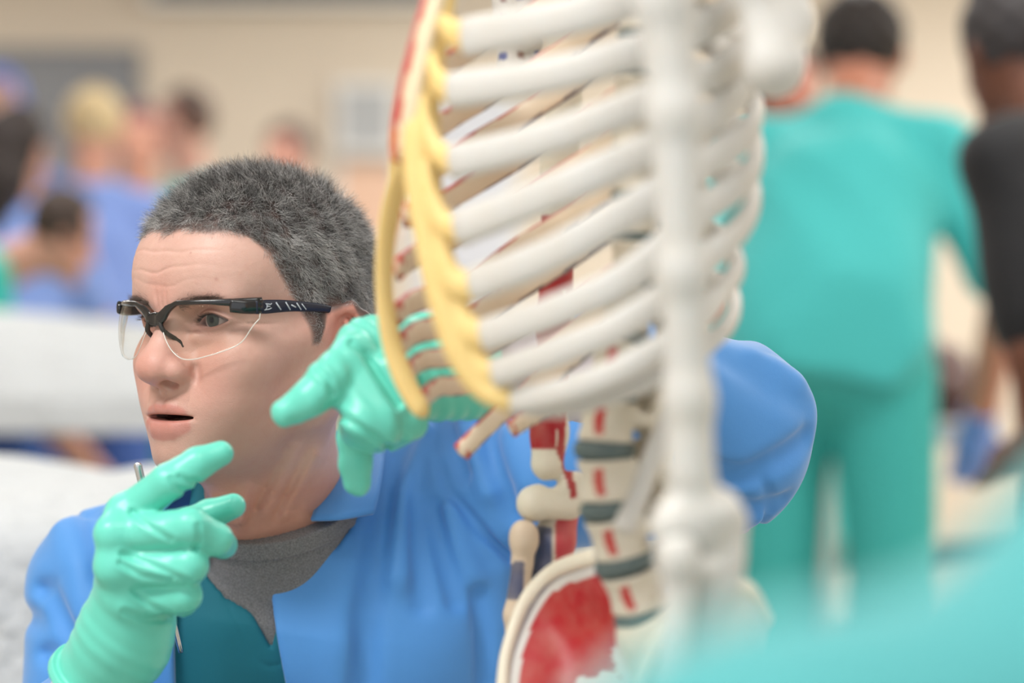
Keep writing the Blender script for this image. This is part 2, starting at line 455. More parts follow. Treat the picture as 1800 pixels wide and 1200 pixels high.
def head_local(P):
    X = P[:, 0]; Q = P.copy(); Q[:, 0] = np.sqrt(X * X + 1e-7)
    x, y, z = Q[:, 0], Q[:, 1], Q[:, 2]
    d = ell(P, (0, .0965, .029), (.0760, .0930, .083))
    d = smin(d, ell(P, (0, .074, .030), (.0660, .0690, .062)), .03)
    d = smin(d, ell(Q, (.026, .042, .034), (.034, .0350, .034)), .03)           # frontal eminence
    d = smin(d, ell(P, (0, .066, -.043), (.0590, .061, .070)), .03)
    d = smin(d, ell(P, (0, .112, -.020), (.0600, .060, .066)), .03)             # occiput low
    d = smin(d, rc(Q, (.056, .084, -.064), (.018, .019, -.100), .0145, .0125), .022)   # jaw
    d = smin(d, rc(Q, (.058, .088, -.020), (.055, .088, -.066), .014, .014), .02)     # ramus
    d = smin(d, ell(P, (0, .0100, -.1000), (.0220, .0160, .0160)), .018)            # chin
    d = smin(d, ell(P, (0, .045, -.094), (.034, .040, .017)), .025)                # under the chin
    d = smin(d, ell(Q, (.047, .032, -.032), (.021, .022, .018)), .024)             # cheekbone
    d = smin(d, rc(Q, (.050, .040, -.027), (.068, .085, -.012), .011, .007), .02)  # zygomatic arch
    d = smin(d, ell(Q, (.034, .028, -.060), (.021, .022, .026)), .025)             # cheek
    d = smin(d, ell(P, (0, .0165, -.072), (.033, .0225, .028)), .018)               # muzzle
    d = smin(d, rc(Q, (.008, .0090, .0135), (.048, .0215, .0150), .0098, .0095), .012)   # brow ridge
    # eye sockets
    d = smax(d, -ell(Q, (.0345, .0045, -.0040), (.0190, .0150, .0125)), .016)
    # lids over the eyeball
    lid = ell(Q, EYE, (.0168, .0138, .0133))
    zu = arc_z(x, EYE[0] - .015, EYE[0] + .015, -.0025, .0040, -.0005)
    zl = arc_z(x, EYE[0] - .015, EYE[0] + .015, -.0025, -.0050, -.0005)
    opening = np.maximum(np.maximum(z - zu, zl - z), np.abs(x - EYE[0]) - .0145)
    opening = np.maximum(opening, y - EYE[1])
    d = smin(d, lid, .006)
    d = d - .0011 * gauss(opening - .0022, .0012) * gauss(y - .012, .012)            # lid rims
    d = smin(d, rc(Q, (.022, .0095, -.0125), (.046, .0195, -.0145), .0035, .0030), .009) # bag under the eye
    cre = np.abs(z - arc_z(x, EYE[0] - .018, EYE[0] + .018, .0015, .0092, .0020))
    d = d + .0012 * gauss(cre, .0012) * gauss(x - EYE[0], .016) * (y < .03)             # upper lid fold
    d = np.where(opening < 0.0045, smax(d, -(opening + 0), .0015), d)
    # nose
    nose = rc(P, (0, .0120, .010), (0, -.0085, -.0235), .0085, .0100)
    nose = smin(nose, rc(P, (0, .0200, .000), (0, .0070, -.033), .0110, .0200), .014)
    nose = smin(nose, ell(P, (0, -.0125, -.0335), (.0130, .0122, .0112)), .010)
    nose = smin(nose, ell(Q, (.0065, -.0150, -.0345), (.0078, .0078, .0082)), .008)
    nose = smin(nose, ell(Q, (.0172, -.0030, -.0370), (.0078, .0120, .0090)), .006)
    nose = smin(nose, rc(P, (0, -.0130, -.0405), (0, -.0030, -.0465), .0050, .0050), .006)
    d = smin(d, nose, .008)
    d = smax(d, -ell(Q, (.0095, -.0070, -.0458), (.0050, .0070, .0042)), .0035)         # nostril
    d = d + .0010 * gauss(np.sqrt((x - .0262) ** 2 + (z + .037) ** 2 + (y - .006) ** 2), .007)
    # nasolabial fold
    d = d + .0014 * gauss(chain(Q, [(.0260, .0040, -.036), (.0330, .0080, -.056), (.0400, .0160, -.073)], [0, 0, 0]), .0045)
    # lips
    up = chain(Q, [(0, -.0035, -.0650), (.0065, -.0040, -.0645), (.0180, .0000, -.0670), (.0325, .0120, -.0710)], [.0038, .0040, .0034, .0014], .004)
    lo = chain(Q, [(0, -.0035, -.0805), (.0100, -.0026, -.0800), (.0210, .0028, -.0775), (.0315, .0115, -.0725)], [.0070, .0066, .0050, .0016], .004)
    d = smin(d, up, .0045); d = smin(d, lo, .0045)
    d = smax(d, -ell(Q, (0, -.0020, -.0717), (.0270, .0170, .0024)), .003)
    d = smax(d, -ell(Q, (0, .0200, -.0720), (.0190, .0180, .0055)), .003)
    d = d + .0025 * gauss(rc(Q, (0, -.002, -.0925), (.014, .003, -.0900), 0, 0), .0055)   # groove under the lip
    d = d + .0007 * gauss(x, .0022) * gauss(z + .056, .006) * (y < .02)                  # philtrum
    d = d + .0012 * gauss(rc(Q, (.0345, .014, -.0710), (.038, .017, -.082), 0, 0), .0035)   # mouth corner
    # forehead lines
    for k, (zz, a) in enumerate(((.0400, .00075), (.0530, .0008), (.0300, .00045))):
        wav = zz + .0016 * np.sin(X * 70 + k * 2.1) - .0030 * gauss(X, .018) + .0008 * np.sin(X * 190 + k)
        d = d + a * gauss(z - wav, .0012) * gauss(x, .040) * (y < .06)
    d = d + .0010 * gauss(x - .0055 - .05 * (z - .012), .0018) * gauss(z - .018, .008) * (y < .03)  # frown line
    for k, (dz, a) in enumerate(((.004, .0006), (-.003, .0008), (-.009, .0006))):        # crow's feet
        d = d + a * gauss(z - dz - (x - .052) * (dz * 60) * .6, .0011) * gauss(x - .060, .007) * gauss(y - .038, .02)
    # temple hollow
    d = d + .003 * gauss(np.sqrt((y - .052) ** 2 + (z - .022) ** 2), .020) * (x > .03)
    # ear
    EL = (.0770, .1005, -.0275)
    R = rot('z', math.radians(-24)) @ rot('x', math.radians(-8))
    E = ((Q - A(*EL)) @ R.astype(np.float32)) / 1.12
    rim = [(-.002, -.014, .004), (.002, -.013, .016), (.004, -.006, .0265), (.006, .004, .030), (.007, .0130, .024), (.007, .0165, .010), (.005, .0140, -.006), (.003, .0075, -.020)]
    ear = chain(E, rim, [.0030, .0034, .0036, .0038, .0040, .0038, .0034, .0040], .003)
    base = ell(E, (.0005, .001, .004), (.0052, .0150, .0270))
    base = smax(base, -ell(E, (.0070, .001, .006), (.0060, .0105, .0190)), .004)
    ear = smin(ear, base, .003)
    ear = smin(ear, chain(E, [(.004, .002, .020), (.004, .0070, .008), (.003, .0050, -.008)], [.0020, .0028, .0026], .003), .003)   # antihelix
    ear = smin(ear, ell(E, (.002, -.003, -.0265), (.0050, .0080, .0100)), .006)           # lobe
    ear = smin(ear, ell(E, (.0005, -.0125, -.006), (.0050, .0045, .0070)), .004)          # tragus
    ear = smax(ear, -ell(E, (.0030, -.0040, -.007), (.0090, .0062, .0090)), .004)         # concha
    d = smin(d, ear, .006)
    return d

NECK_A = h2w((0, .090, -.060))[0]
NECK_B = PX(500, 985, 1.955)
def head_world(P):
    d = head_local(w2h(P))
    n = rc(P, NECK_A, NECK_B, .050, .060)
    # neck muscle and tendons
    stern = PX(456, 968, 1.905)
    n = smin(n, rc(P, h2w((.062, .105, -.050))[0], stern, .012, .008), .018)
    n = smin(n, rc(P, h2w((-.062, .105, -.050))[0], PX(438, 965, 1.905), .012, .008), .018)
    n = smin(n, rc(P, h2w((0, .050, -.105))[0], PX(446, 960, 1.912), .022, .017), .025)
    n = smin(n, ell(P, h2w((0, .052, -.145))[0], (.012, .012, .013)), .015)
    for a, b, amp, w in (((520, 790), (468, 900), .0030, .0055), ((556, 800), (500, 905), .0026, .0045), ((432, 860), (422, 925), .0022, .005),
                         ((500, 790), (450, 890), -.0016, .0035), ((540, 790), (486, 905), -.0015, .0035), ((440, 845), (500, 870), -.0006, .002), ((450, 890), (540, 850), -.0006, .002), ((430, 905), (520, 895), -.0005, .002)):
        q1 = np.stack([P[:, 0] / P[:, 1] * 1.88, np.zeros(len(P), np.float32), CAM_H + (P[:, 2] - CAM_H) / P[:, 1] * 1.88], 1).astype(np.float32)
        pa = PX(a[0], a[1], 1.88) * (1, 0, 1); pb = PX(b[0], b[1], 1.88) * (1, 0, 1)
        n = n - amp * gauss(rc(q1, pa, pb, 0, 0), w) * (P[:, 1] < 1.93)
    d = smin(d, n, .022)
    # shoulders and trunk below the clothes
    d = smin(d, rc(P, PX(520, 1010, 1.99), PX(200, 1010, 2.02), .055, .045), .05)
    d = smin(d, rc(P, PX(520, 1010, 1.99), PX(830, 870, 2.00), .055, .045), .05)
    d = smin(d, ell(P, PX(470, 1230, 2.02), (.15, .085, .20)), .05)
    return d

SKIN = np.array(lin(210, 170, 156))
def hair_mask(L):
    """1 where hair grows (local head coordinates)"""
    x, y, z = np.abs(L[:, 0]), L[:, 1], L[:, 2]
    # front hairline height as a function of distance from the mid line, receding at the temple
    zf = .0670 - .003 * gauss(x, .012) - .004 * gauss(x - .040, .016)
    front = z - zf
    side_y = np.interp(z, [-.022, -.008, .006, .018, .032, .046, .060, .072], [.074, .072, .067, .058, .049, .042, .030, .005])
    side = (y - side_y)
    m = np.maximum(np.minimum(front, .05), np.where(x > .030, side, -1))
    # behind / around the ear, nape
    low = np.interp(y, [.070, .080, .088, .104, .116, .130, .2], [-.022, -.022, .000, .006, -.020, -.055, -.062])
    m = np.minimum(m, np.where(y > .066, z - low, 1))
    m = np.where((y < .07) & (z < -.020), -1, m)
    return m

def head_color(P):
    L = w2h(P); x, y, z = np.abs(L[:, 0]), L[:, 1], L[:, 2]; X = L[:, 0]
    c = np.tile(SKIN, (len(P), 1))
    def blend(mask, col, a=1.0):
        nonlocal c
        m = np.clip(mask, 0, 1)[:, None] * a
        c = c * (1 - m) + np.array(col) * m
    red = lin(198, 122, 108)
    blend(gauss(np.sqrt(x ** 2 + (y + .018) ** 2 + (z + .038) ** 2), .022), red, .55)
    blend(gauss(np.sqrt((x - .045) ** 2 + (z + .045) ** 2 * .6), .026) * (y < .07), red, .38)
    blend(gauss(np.sqrt(x ** 2 + (z - .022) ** 2), .016) * (y < .03), red, .35)
    blend(gauss(np.sqrt((x - .080) ** 2 + (y - .110) ** 2 + (z + .0) ** 2), .034) * (x > .07), lin(214, 112, 92), .55)
    # shaved beard shadow is pigment of the stubble
    beard = np.clip((-.058 - z) / .012, 0, 1) * np.clip((.085 - y) / .015, 0, 1) * np.clip((z + .135) / .015, 0, 1)
    blend(beard, lin(176, 136, 122), .45)
    blend(gauss(z + .060, .010) * (x < .024) * (y < .01), lin(176, 136, 122), .4)
    # neck
    blend(np.clip((-.115 - z) / .02, 0, 1), lin(204, 142, 122), .7)
    # lips
    li = np.minimum(chain(np.stack([x, y, z], 1), [(0, -.007, -.0667), (.0085, -.007, -.0661), (.0185, -.003, -.0680), (.0320, .0100, -.0713)], [.0046, .0046, .0040, .0012]),
                    chain(np.stack([x, y, z], 1), [(0, -.008, -.0805), (.010, -.007, -.0800), (.0210, -.001, -.0777), (.0310, .0095, -.0727)], [.0080, .0076, .0056, .0014]))
    blend(np.clip(-(li - .0012) / .0016, 0, 1), lin(188, 112, 104), .60)
    # inside the mouth and the nostrils
    blend(((z < -.0695) & (z > -.0745) & (x < .024) & (y > .0045) & (y < .04)).astype(float), lin(70, 26, 24), .9)
    # reddish eye rims; brow shade over the sockets is painted into this tint
    blend(gauss(np.sqrt((x - EYE[0]) ** 2 + z ** 2 * 2.2), .017) * (y < .026), lin(150, 92, 80), .6)
    # scalp
    hm = hair_mask(L)
    blend(np.clip(hm / .004 + .25, 0, 1), lin(84, 76, 73), .85)
    blend(np.clip(hm / .012, 0, 1), lin(48, 46, 46), .97)
    # mole and freckles
    for (mx, my, mz, r) in ((.050, .03, .030, .0011), (.054, .060, -.066, .0030), (.030, .0, .050, .0009)):
        blend(gauss(np.sqrt((X - mx) ** 2 * (mz > 0) + (y - my) ** 2 * (mz < 0) + (z - mz) ** 2), r) * (y < .1) * (X > 0), lin(150, 86, 72), .45)
    return c

def surf_project(f, P, it=3, e=.0006):
    P = P.astype(np.float32)
    for _ in range(it):
        d = f(P)
        g = np.stack([f(P + A(*(e * np.eye(3)[i]))) - f(P - A(*(e * np.eye(3)[i]))) for i in range(3)], 1) / (2 * e)
        P = P - (d / np.maximum((g * g).sum(1), .3))[:, None] * g
    g /= np.linalg.norm(g, axis=1)[:, None] + 1e-9
    return P, g

def strands(name, roots, dirs, grav, length, radius, colors, m, parent, rng, nseg=4, curl=.25):
    """many fine hairs as one mesh: three-sided tapering strands"""
    n = len(roots)
    L = length * rng.uniform(.7, 1.2, n)
    d = dirs / (np.linalg.norm(dirs, axis=1)[:, None] + 1e-9)
    ref = rng.normal(size=(n, 3)); s = np.cross(d, ref); s /= np.linalg.norm(s, axis=1)[:, None] + 1e-9
    bend = rng.normal(size=(n, 3)) * curl + grav
    P = roots.copy(); rings = []
    for k in range(nseg):
        t = k / (nseg - 1)
        u = np.cross(d, s)
        r = radius * (1 - .75 * t)
        for a in range(3):
            an = a * 2 * math.pi / 3
            rings.append(P + (s * math.cos(an) + u * math.sin(an)) * r)
        d = d + bend / nseg; d /= np.linalg.norm(d, axis=1)[:, None] + 1e-9
        P = P + d * (L / (nseg - 1))[:, None]
    V = np.stack(rings, 1).reshape(-1, 3)
    base = (np.arange(n) * nseg * 3)[:, None]
    F = []
    for k in range(nseg - 1):
        for a in range(3):
            b = (a + 1) % 3
            F.append(base + np.array([[k * 3 + a, k * 3 + b, (k + 1) * 3 + b, (k + 1) * 3 + a]]))
    F = np.concatenate(F)
    return mesh_np(name, V, F, m, parent, True, np.repeat(colors, nseg * 3, 0))

if want('man'):
    MAN = thing('person', 'person in blue coat and clear safety glasses, sitting and pointing with two green gloved hands', 'person', (PX(480, 600, 2.0)[0], 2.0, 0.0))
    M_SKIN = mat('skin', SKIN, .42, tint=True, noise=(140, .14, lin(190, 128, 114)), bump=((1100, .35, .0006), (300, .3, .0009)), sss=.12)
    lo = HEAD_O + (-.16, -.1, -.42); hi = HEAD_O + (.32, .32, .15)
    body = sdf_obj('body', head_world, HEAD_O + (-.13, -.075, -.205), HEAD_O + (.215, .27, .135), .0012, M_SKIN, MAN, head_color)
    # eyes
    def eye_color(P): return None
    for sx in (1, -1):
        c = h2w((EYE[0] * sx, EYE[1] - .001, EYE[2]))[0]
        gaze = h2w((EYE[0] * sx + .18 * sx, EYE[1] - 1.0, .0))[0] - c; gaze /= np.linalg.norm(gaze)
        n1, n2 = 64, 48
        V = []; F = []; C = []
        s = np.cross(gaze, (0, 0, 1)); s /= np.linalg.norm(s); u = np.cross(s, gaze)
        for i in range(n2 + 1):
            th = math.pi * (i / n2) ** 1.5
            for j in range(n1):
                ph = 2 * math.pi * j / n1
                r = .0121
                V.append(c + r * (gaze * math.cos(th) + (s * math.cos(ph) + u * math.sin(ph)) * math.sin(th)))
                rr = math.sin(th) * .0121 if th < 1.5 else 1
                if rr < .0022: col = (.004, .004, .004)
                elif rr < .0054:
                    k = random.Random(j * 7 + 1).random()
                    col = np.array(lin(60, 64, 56)) * (.85 + .3 * k)
                elif rr < .0060: col = lin(50, 52, 54)
                else: col = lin(158, 142, 136)
                C.append(col)
        for i in range(n2):
            for j in range(n1):
                F.append((i * n1 + j, i * n1 + (j + 1) % n1, (i + 1) * n1 + (j + 1) % n1, (i + 1) * n1 + j))
        mesh_np('eyeball', V, np.array(F)[:, ::-1], mat('eye', (1, 1, 1), .12, tint=True, spec=.25), MAN, True, np.array(C))
    # hair
    rng = np.random.default_rng(4)
    me = body.data
    nv = len(me.vertices); co = np.empty(nv * 3, np.float32); me.vertices.foreach_get('co', co); co = co.reshape(-1, 3)
    L = w2h(co); hm = hair_mask(L)
    sel = np.where((hm > -.001) & (L[:, 2] > -.07) & (rng.random(nv) < np.clip(hm / .004 + .45, 0, 1)) & ~((np.abs(L[:, 0]) > .0735) & (L[:, 2] < .008) & (L[:, 1] < .120) & (L[:, 1] > .082)))[0]
    NH = 100000
    pick = rng.choice(sel, NH)
    roots = co[pick] + rng.normal(size=(NH, 3)) * .0006
    roots, nrm = surf_project(head_world, roots, 2)
    Lr = w2h(roots)
    comb = np.zeros((NH, 3)); yy, zz, xx = Lr[:, 1], Lr[:, 2], Lr[:, 0]
    top = np.clip((zz - .06) / .04, 0, 1)
    comb[:, 1] = -.75 * top + .35 * (1 - top)          # forward on the crown, slightly back on the sides
    comb[:, 2] = -.75 * (1 - top) - .05
    comb[:, 0] = .35 * top * np.sin(yy * 40) + .2 * np.sign(xx) * (1 - top)
    back = np.clip((yy - .13) / .04, 0, 1)
    comb[:, 1] = comb[:, 1] * (1 - back); comb[:, 2] = comb[:, 2] * (1 - back) - .8 * back
    clump = np.stack([np.sin(Lr @ np.array(v) + p) for v, p in (((210, 330, 150), 0), ((-260, 180, 310), 1.3), ((330, -240, 190), 2.1))], 1)
    comb = comb @ HR.T
    dirs = nrm * .48 + comb * .9 + clump * .42 + rng.normal(size=(NH, 3)) * .30
    fade = np.clip(hair_mask(Lr) / .02, .25, 1) * np.where(zz < .03, .75, 1.0)
    length = .0060 + .0085 * np.clip((zz - .0) / .09, 0, 1)
    length = np.where(zz < .0, .0055, length) * fade ** .5
    grey = rng.random(NH) < np.clip(.95 - (zz - .0) * 5.2, .36, .95)
    base = np.where(grey[:, None], np.array(lin(214, 212, 210)), np.array(lin(66, 62, 61))) * rng.uniform(.5, 1.3, (NH, 1)) * (1 + .38 * np.sin(Lr[:, [0]] * 170 + 2 * np.sin(Lr[:, [1]] * 90)) * np.sin(Lr[:, [1]] * 150 + Lr[:, [2]] * 120 + 1))
    M_HAIR = mat('grey_hair', (.1, .1, .1), .42, tint=True, spec=.4)
    strands('hair', roots - nrm * .0005, dirs, np.array((0, 0, -.10)), length, .000078 + .00003 * rng.random((NH, 1)), base, M_HAIR, MAN, rng, curl=.6)
    # lashes along the upper lid
    NL = 160
    for sx in (1, -1):
        t = rng.random(NL); lx = EYE[0] + (t - .5) * .028
        lz = arc_z(lx, EYE[0] - .015, EYE[0] + .015, -.0025, .0040, -.0005)
        pts = h2w(np.stack([lx * sx, np.full(NL, EYE[1] - .0125) + ((t - .5) * .0108) ** 2 * 60, lz], 1))
        dd = np.stack([(t - .5) * sx * 1.2, np.full(NL, -1.0), np.full(NL, -.15)], 1) @ HR.T + rng.normal(size=(NL, 3)) * .15
        strands('eyelashes', pts, dd, np.array((0, 0, .8)), np.full(NL, .0050), .00011, np.tile(np.array(lin(50, 40, 36)), (NL, 1)), M_HAIR, MAN, rng)
    # brows
    NB = 620
    for sx in (1, -1):
        t = rng.random(NB)
        bx = .013 + .037 * t; bz = .0155 + .0060 * np.sin(t * 2.2) - .0035 * t + rng.normal(size=NB) * .0017 * (1.2 - .7 * t)
        pts = h2w(np.stack([bx * sx, np.full(NB, .004) + .010 * t * t, bz], 1))
        pr, nr = surf_project(head_world, pts, 4)
        dd = nr * .35 + np.stack([np.full(NB, sx * 1.0), np.full(NB, .2), np.full(NB, .35)], 1) @ HR.T + rng.normal(size=(NB, 3)) * .25
        strands('eyebrow', pr, dd, np.array((0, 0, -.3)), np.full(NB, .0068), .00008, np.tile(np.array(lin(104, 88, 80)), (NB, 1)) * rng.uniform(.5, 1.3, (NB, 1)), M_HAIR, MAN, rng)
# ------------------------------------------------------------------ the man: clothes and gloves
def hit(f, pts, y0=1.45, y1=2.4):
    """surface points of f seen along the lines of sight through photo positions"""
    out = []
    pts = np.array(pts, float)
    ys = np.full(len(pts), y0)
    for _ in range(60):
        W = np.stack([(pts[:, 0] - 900) / FPX * ys, ys, CAM_H - (pts[:, 1] - 600) / FPX * ys], 1).astype(np.float32)
        d = f(W); ys = np.minimum(ys + np.maximum(d, -.01) * .8, y1)
    return np.stack([(pts[:, 0] - 900) / FPX * ys, ys, CAM_H - (pts[:, 1] - 600) / FPX * ys], 1)

SH_R = PX(182, 1035, 1.985); SH_L = PX(838, 842, 2.00)
EL_R = PX(128, 1500, 1.93); EL_L = PX(1280, 802, 1.82)
WR_R = PX(150, 1235, 1.73); WR_L = PX(905, 655, 1.69)
def torso_base(P):
    d = ell(P, (PX(475, 0, 2.03)[0], 2.045, .58), (.205, .118, .34))
    d = smin(d, rc(P, PX(500, 985, 2.00), SH_R, .070, .050), .06)
    d = smin(d, rc(P, PX(520, 960, 2.00), SH_L, .072, .062), .06)
    d = smin(d, rc(P, PX(512, 925, 1.968), PX(495, 1060, 1.975), .066, .092), .04)
    d = smin(d, ell(P, PX(330, 1150, 1.97), (.095, .085, .12)), .06)
    d = smin(d, ell(P, PX(690, 1110, 1.97), (.105, .085, .12)), .06)
    return d
def px_of(P):
    return 900 + P[:, 0] / P[:, 1] * FPX, 600 - (P[:, 2] - CAM_H) / P[:, 1] * FPX
def poly2(P, pts, Y=1.88):
    """signed distance (m) in the frontal plane to a polygon given by photo positions at depth Y; negative inside"""
    q = np.array([PX(a, b, Y)[[0, 2]] for a, b in pts]); x = P[:, 0]; z = P[:, 2]
    dmin = np.full(len(P), 9.0); ins = np.zeros(len(P), bool)
    for i in range(len(q)):
        a = q[i]; b = q[(i + 1) % len(q)]; e = b - a
        t = np.clip(((x - a[0]) * e[0] + (z - a[1]) * e[1]) / (e @ e), 0, 1)
        dmin = np.minimum(dmin, np.hypot(x - a[0] - t * e[0], z - a[1] - t * e[1]))
        c = ((a[1] > z) != (b[1] > z)) & (x < (b[0] - a[0]) * (z - a[1]) / (b[1] - a[1] + 1e-12) + a[0])
        ins ^= c
    return np.where(ins, -dmin, dmin)

def coat_base(P):
    t = torso_base(P)
    a = rc(P, SH_R, EL_R, .052, .054)
    a = smin(a, rc(P, EL_R, WR_R + (EL_R - WR_R) * .12, .058, .046), .02)
    b = rc(P, SH_L, EL_L, .064, .058)
    b = smin(b, rc(P, EL_L + (.0, .0, .01), PX(1388, 722, 1.80), .052, .016), .02)
    b2 = rc(P, EL_L + (0, -.01, .030), PX(1050, 640, 1.745), .058, .040)
    d = smin(t, a, .045)
    d = smin(d, b, .05)
    d = smin(d, b2, .025)
    return d

FOLDS = [   # photo positions of each valley (negative depth) or ridge, depth m, width m
    ([(640, 1200), (644, 1083), (664, 983), (684, 860), (722, 765)], .0085, .011),
    ([(700, 1010), (702, 930), (706, 850), (745, 755)], -.0060, .013),
    ([(742, 1060), (730, 960), (728, 860), (752, 770)], .0050, .009),
    ([(765, 736), (768, 800), (790, 865), (840, 925), (897, 980)], .0045, .0045),
    ([(760, 890), (776, 960), (801, 1055)], .0070, .008),
    ([(790, 900), (805, 960), (835, 1020)], -.0050, .010),
    ([(836, 1040), (846, 1100), (850, 1195)], .0060, .008),
    ([(880, 1010), (880, 1100), (876, 1195)], -.0050, .014),
    ([(590, 960), (610, 1050), (600, 1200)], -.0030, .020),
    ([(780, 735), (800, 790), (812, 830)], .0060, .009),
    ([(850, 742), (870, 830), (905, 900)], .0060, .012),
    ([(820, 735), (836, 800), (860, 860)], -.0060, .012),
    ([(905, 760), (925, 850), (930, 930)], -.0050, .012),
    # upper arm of his right side
    ([(60, 950), (85, 1040), (130, 1120), (150, 1195)], .0060, .010),
    ([(45, 1000), (60, 1090), (75, 1190)], .0050, .011),
    ([(110, 930), (140, 1000), (150, 1080)], -.0055, .014),
    ([(160, 900), (175, 960), (180, 1010)], .0045, .012),
    ([(245, 872), (200, 900), (140, 905), (70, 950)], .0022, .0035),
    ([(30, 1120), (90, 1150), (140, 1200)], .0050, .009),
    # bent sleeve of his left arm
    ([(1262, 845), (1310, 838), (1360, 812), (1420, 770)], .0110, .008),
    ([(1258, 815), (1290, 825), (1340, 838)], .0045, .004),
    ([(1262, 622), (1320, 655), (1370, 690), (1420, 720)], .0030, .012),
    ([(1262, 585), (1330, 622), (1400, 665)], -.0030, .012),
    ([(1340, 838), (1352, 870), (1358, 900)], .0035, .004),
    ([(1262, 880), (1320, 895), (1375, 880)], .0060, .008),
    ([(1262, 912), (1300, 925), (1340, 905)], -.0040, .008),
    ([(1358, 890), (1330, 925), (1318, 935)], .0040, .005),
]
OPEN_POLY = [(345, 700), (342, 880), (322, 960), (304, 1050), (305, 1400), (330, 2200), (540, 2200), (512, 1300), (500, 1200), (480, 1080), (464, 963), (500, 948), (548, 922), (600, 800), (640, 700)]
VNECK = [(330, 700), (352, 860), (378, 935), (398, 985), (430, 1060), (474, 1142), (500, 1050), (560, 940), (640, 800), (640, 700)]

def rc_fast(P, a, b): return rc(P, a, b, 0, 0)

if want('clothes'):
    fold3 = []
    for pts, dep, wid in FOLDS:
        h3 = hit(coat_base, pts)
        fold3.append((h3, dep, wid))
    def fold_disp(P):
        s = np.zeros(len(P), np.float32)
        for h3, dep, wid in fold3:
            lo_, hi_ = h3.min(0) - 3 * wid, h3.max(0) + 3 * wid
            m = ((P > lo_) & (P < hi_)).all(1)
            if m.any():
                q = P[m]; dd = chain(q, h3, [0] * len(h3))
                s[m] += 1.35 * dep * gauss(dd, wid)
        return s
    def cloth_noise(P, a, sc):
        return a * (np.sin(P[:, 0] * sc + 1.3 * np.sin(P[:, 2] * sc * .7)) * np.sin(P[:, 2] * sc * .8 + 1.7 * np.sin(P[:, 0] * sc * .5 + P[:, 1] * sc)))
    def coat_sdf(P):
        t = coat_base(P) + cloth_noise(P, .0016, 38)
        t = t + fold_disp(P)
        cut = np.maximum(poly2(P, OPEN_POLY), P[:, 1] - 1.985)
        neck_hole = rc(P, NECK_A, NECK_B, .062, .068)
        d = smax(t, -cut, .004)
        d = smax(d, -np.maximum(neck_hole, -(P[:, 2] - 0.890)), .006)
        d = np.maximum(d, .40 - P[:, 2])
        # the hollow of the cut-off left sleeve end
        return d
    def inner(P): return torso_base(P)
    def scrub_sdf(P):
        t = inner(P) + .0095 + cloth_noise(P, .0014, 60)
        cut = np.maximum(poly2(P, VNECK), P[:, 1] - 1.99)
        d = smax(t, -cut, .003)
        d = smax(d, -rc(P, NECK_A, NECK_B, .066, .074), .004)
        edge = np.abs(poly2(P, VNECK) - .014)                      # stitched facing along the neckline
        d = d + .0008 * gauss(edge, .0012)
        d = np.maximum(d, .42 - P[:, 2])
        return smin(d, np.maximum(rc(P, PX(352, 850, 1.935), PX(372, 960, 1.90), .016, .016), poly2(P, [(340, 835), (374, 840), (376, 960), (330, 960)], 1.92)), .006)
    def tee_sdf(P):
        t = inner(P) + .0160 + cloth_noise(P, .0012, 80)
        neck = rc(P, NECK_A, NECK_B, .0605, .0750)
        pl = P - A(*PX(432, 918, 1.90))
        n = A(-.12, -.45, .86)                                       # neckline plane rises towards the back
        hgt = pl @ (n / np.linalg.norm(n))
        band = np.maximum(neck + .0 * hgt, np.abs(hgt + .004) - .0078)
        rib = np.sin(np.arctan2(P[:, 0] - NECK_B[0], P[:, 1] - NECK_B[1]) * 170) * .0003
        d = np.maximum(smin(t, rc(P, NECK_A, NECK_B, .0560, .0730), .012), hgt + .004)
        d = np.minimum(d, band + rib)
        return np.maximum(d, .70 - P[:, 2])
    M_COAT = mat('blue_coat_cloth', lin(80, 146, 216), .6, bump=((1400, .25, .0004), (30, .15, .004)), sheen=.35)
    M_SCRUB = mat('dark_teal_scrub_cloth', lin(10, 104, 122), .75, bump=((1300, .3, .0004), (45, .2, .003)), sheen=.2)
    M_TEE = mat('grey_marl_jersey', lin(140, 138, 140), .9, noise=(900, .8, lin(84, 83, 86)), bump=(1500, .4, .0005))
    sdf_obj('coat', coat_sdf, (-.46, 1.70, .38), (.27, 2.19, 1.09), .0028, M_COAT, MAN, slack=2.0)
    sdf_obj('scrub_top', scrub_sdf, (-.43, 1.80, .40), (.05, 2.19, .99), .0028, M_SCRUB, MAN, slack=1.8)
    sdf_obj('t_shirt', tee_sdf, (-.30, 1.80, .68), (-.06, 2.12, 1.01), .0020, M_TEE, MAN, slack=1.8)

    # collar: a folded strip standing round the neck with its pointed flap on his left
    def strip(name, rows, thick, m, parent):
        """rows: list of polylines (same count), lofted, given thickness with solidify"""
        R_ = np.array([cr(r_, 5) for r_ in rows]); R2 = np.array([cr(R_[:, j], 5) for j in range(R_.shape[1])])
        R2 = R2.transpose(1, 0, 2); a, b = R2.shape[:2]
        V = R2.reshape(-1, 3); F = [(i * b + j, i * b + j + 1, (i + 1) * b + j + 1, (i + 1) * b + j) for i in range(a - 1) for j in range(b - 1)]
        o = poly_obj(name, V, F, m, parent)
        s = o.modifiers.new('thick', 'SOLIDIFY'); s.thickness = thick; s.offset = 0
        return o
    strip('collar', [
        [PX(600, 745, 1.965), PX(590, 790, 1.935), PX(566, 860, 1.895), PX(547, 914, 1.868)],
        [PX(640, 750, 1.965), PX(628, 800, 1.925), PX(612, 862, 1.882), PX(600, 912, 1.862)],
        [PX(676, 765, 1.975), PX(676, 800, 1.935), PX(668, 858, 1.895), PX(657, 903, 1.878)]], .0028, M_COAT, MAN)
    ring = []
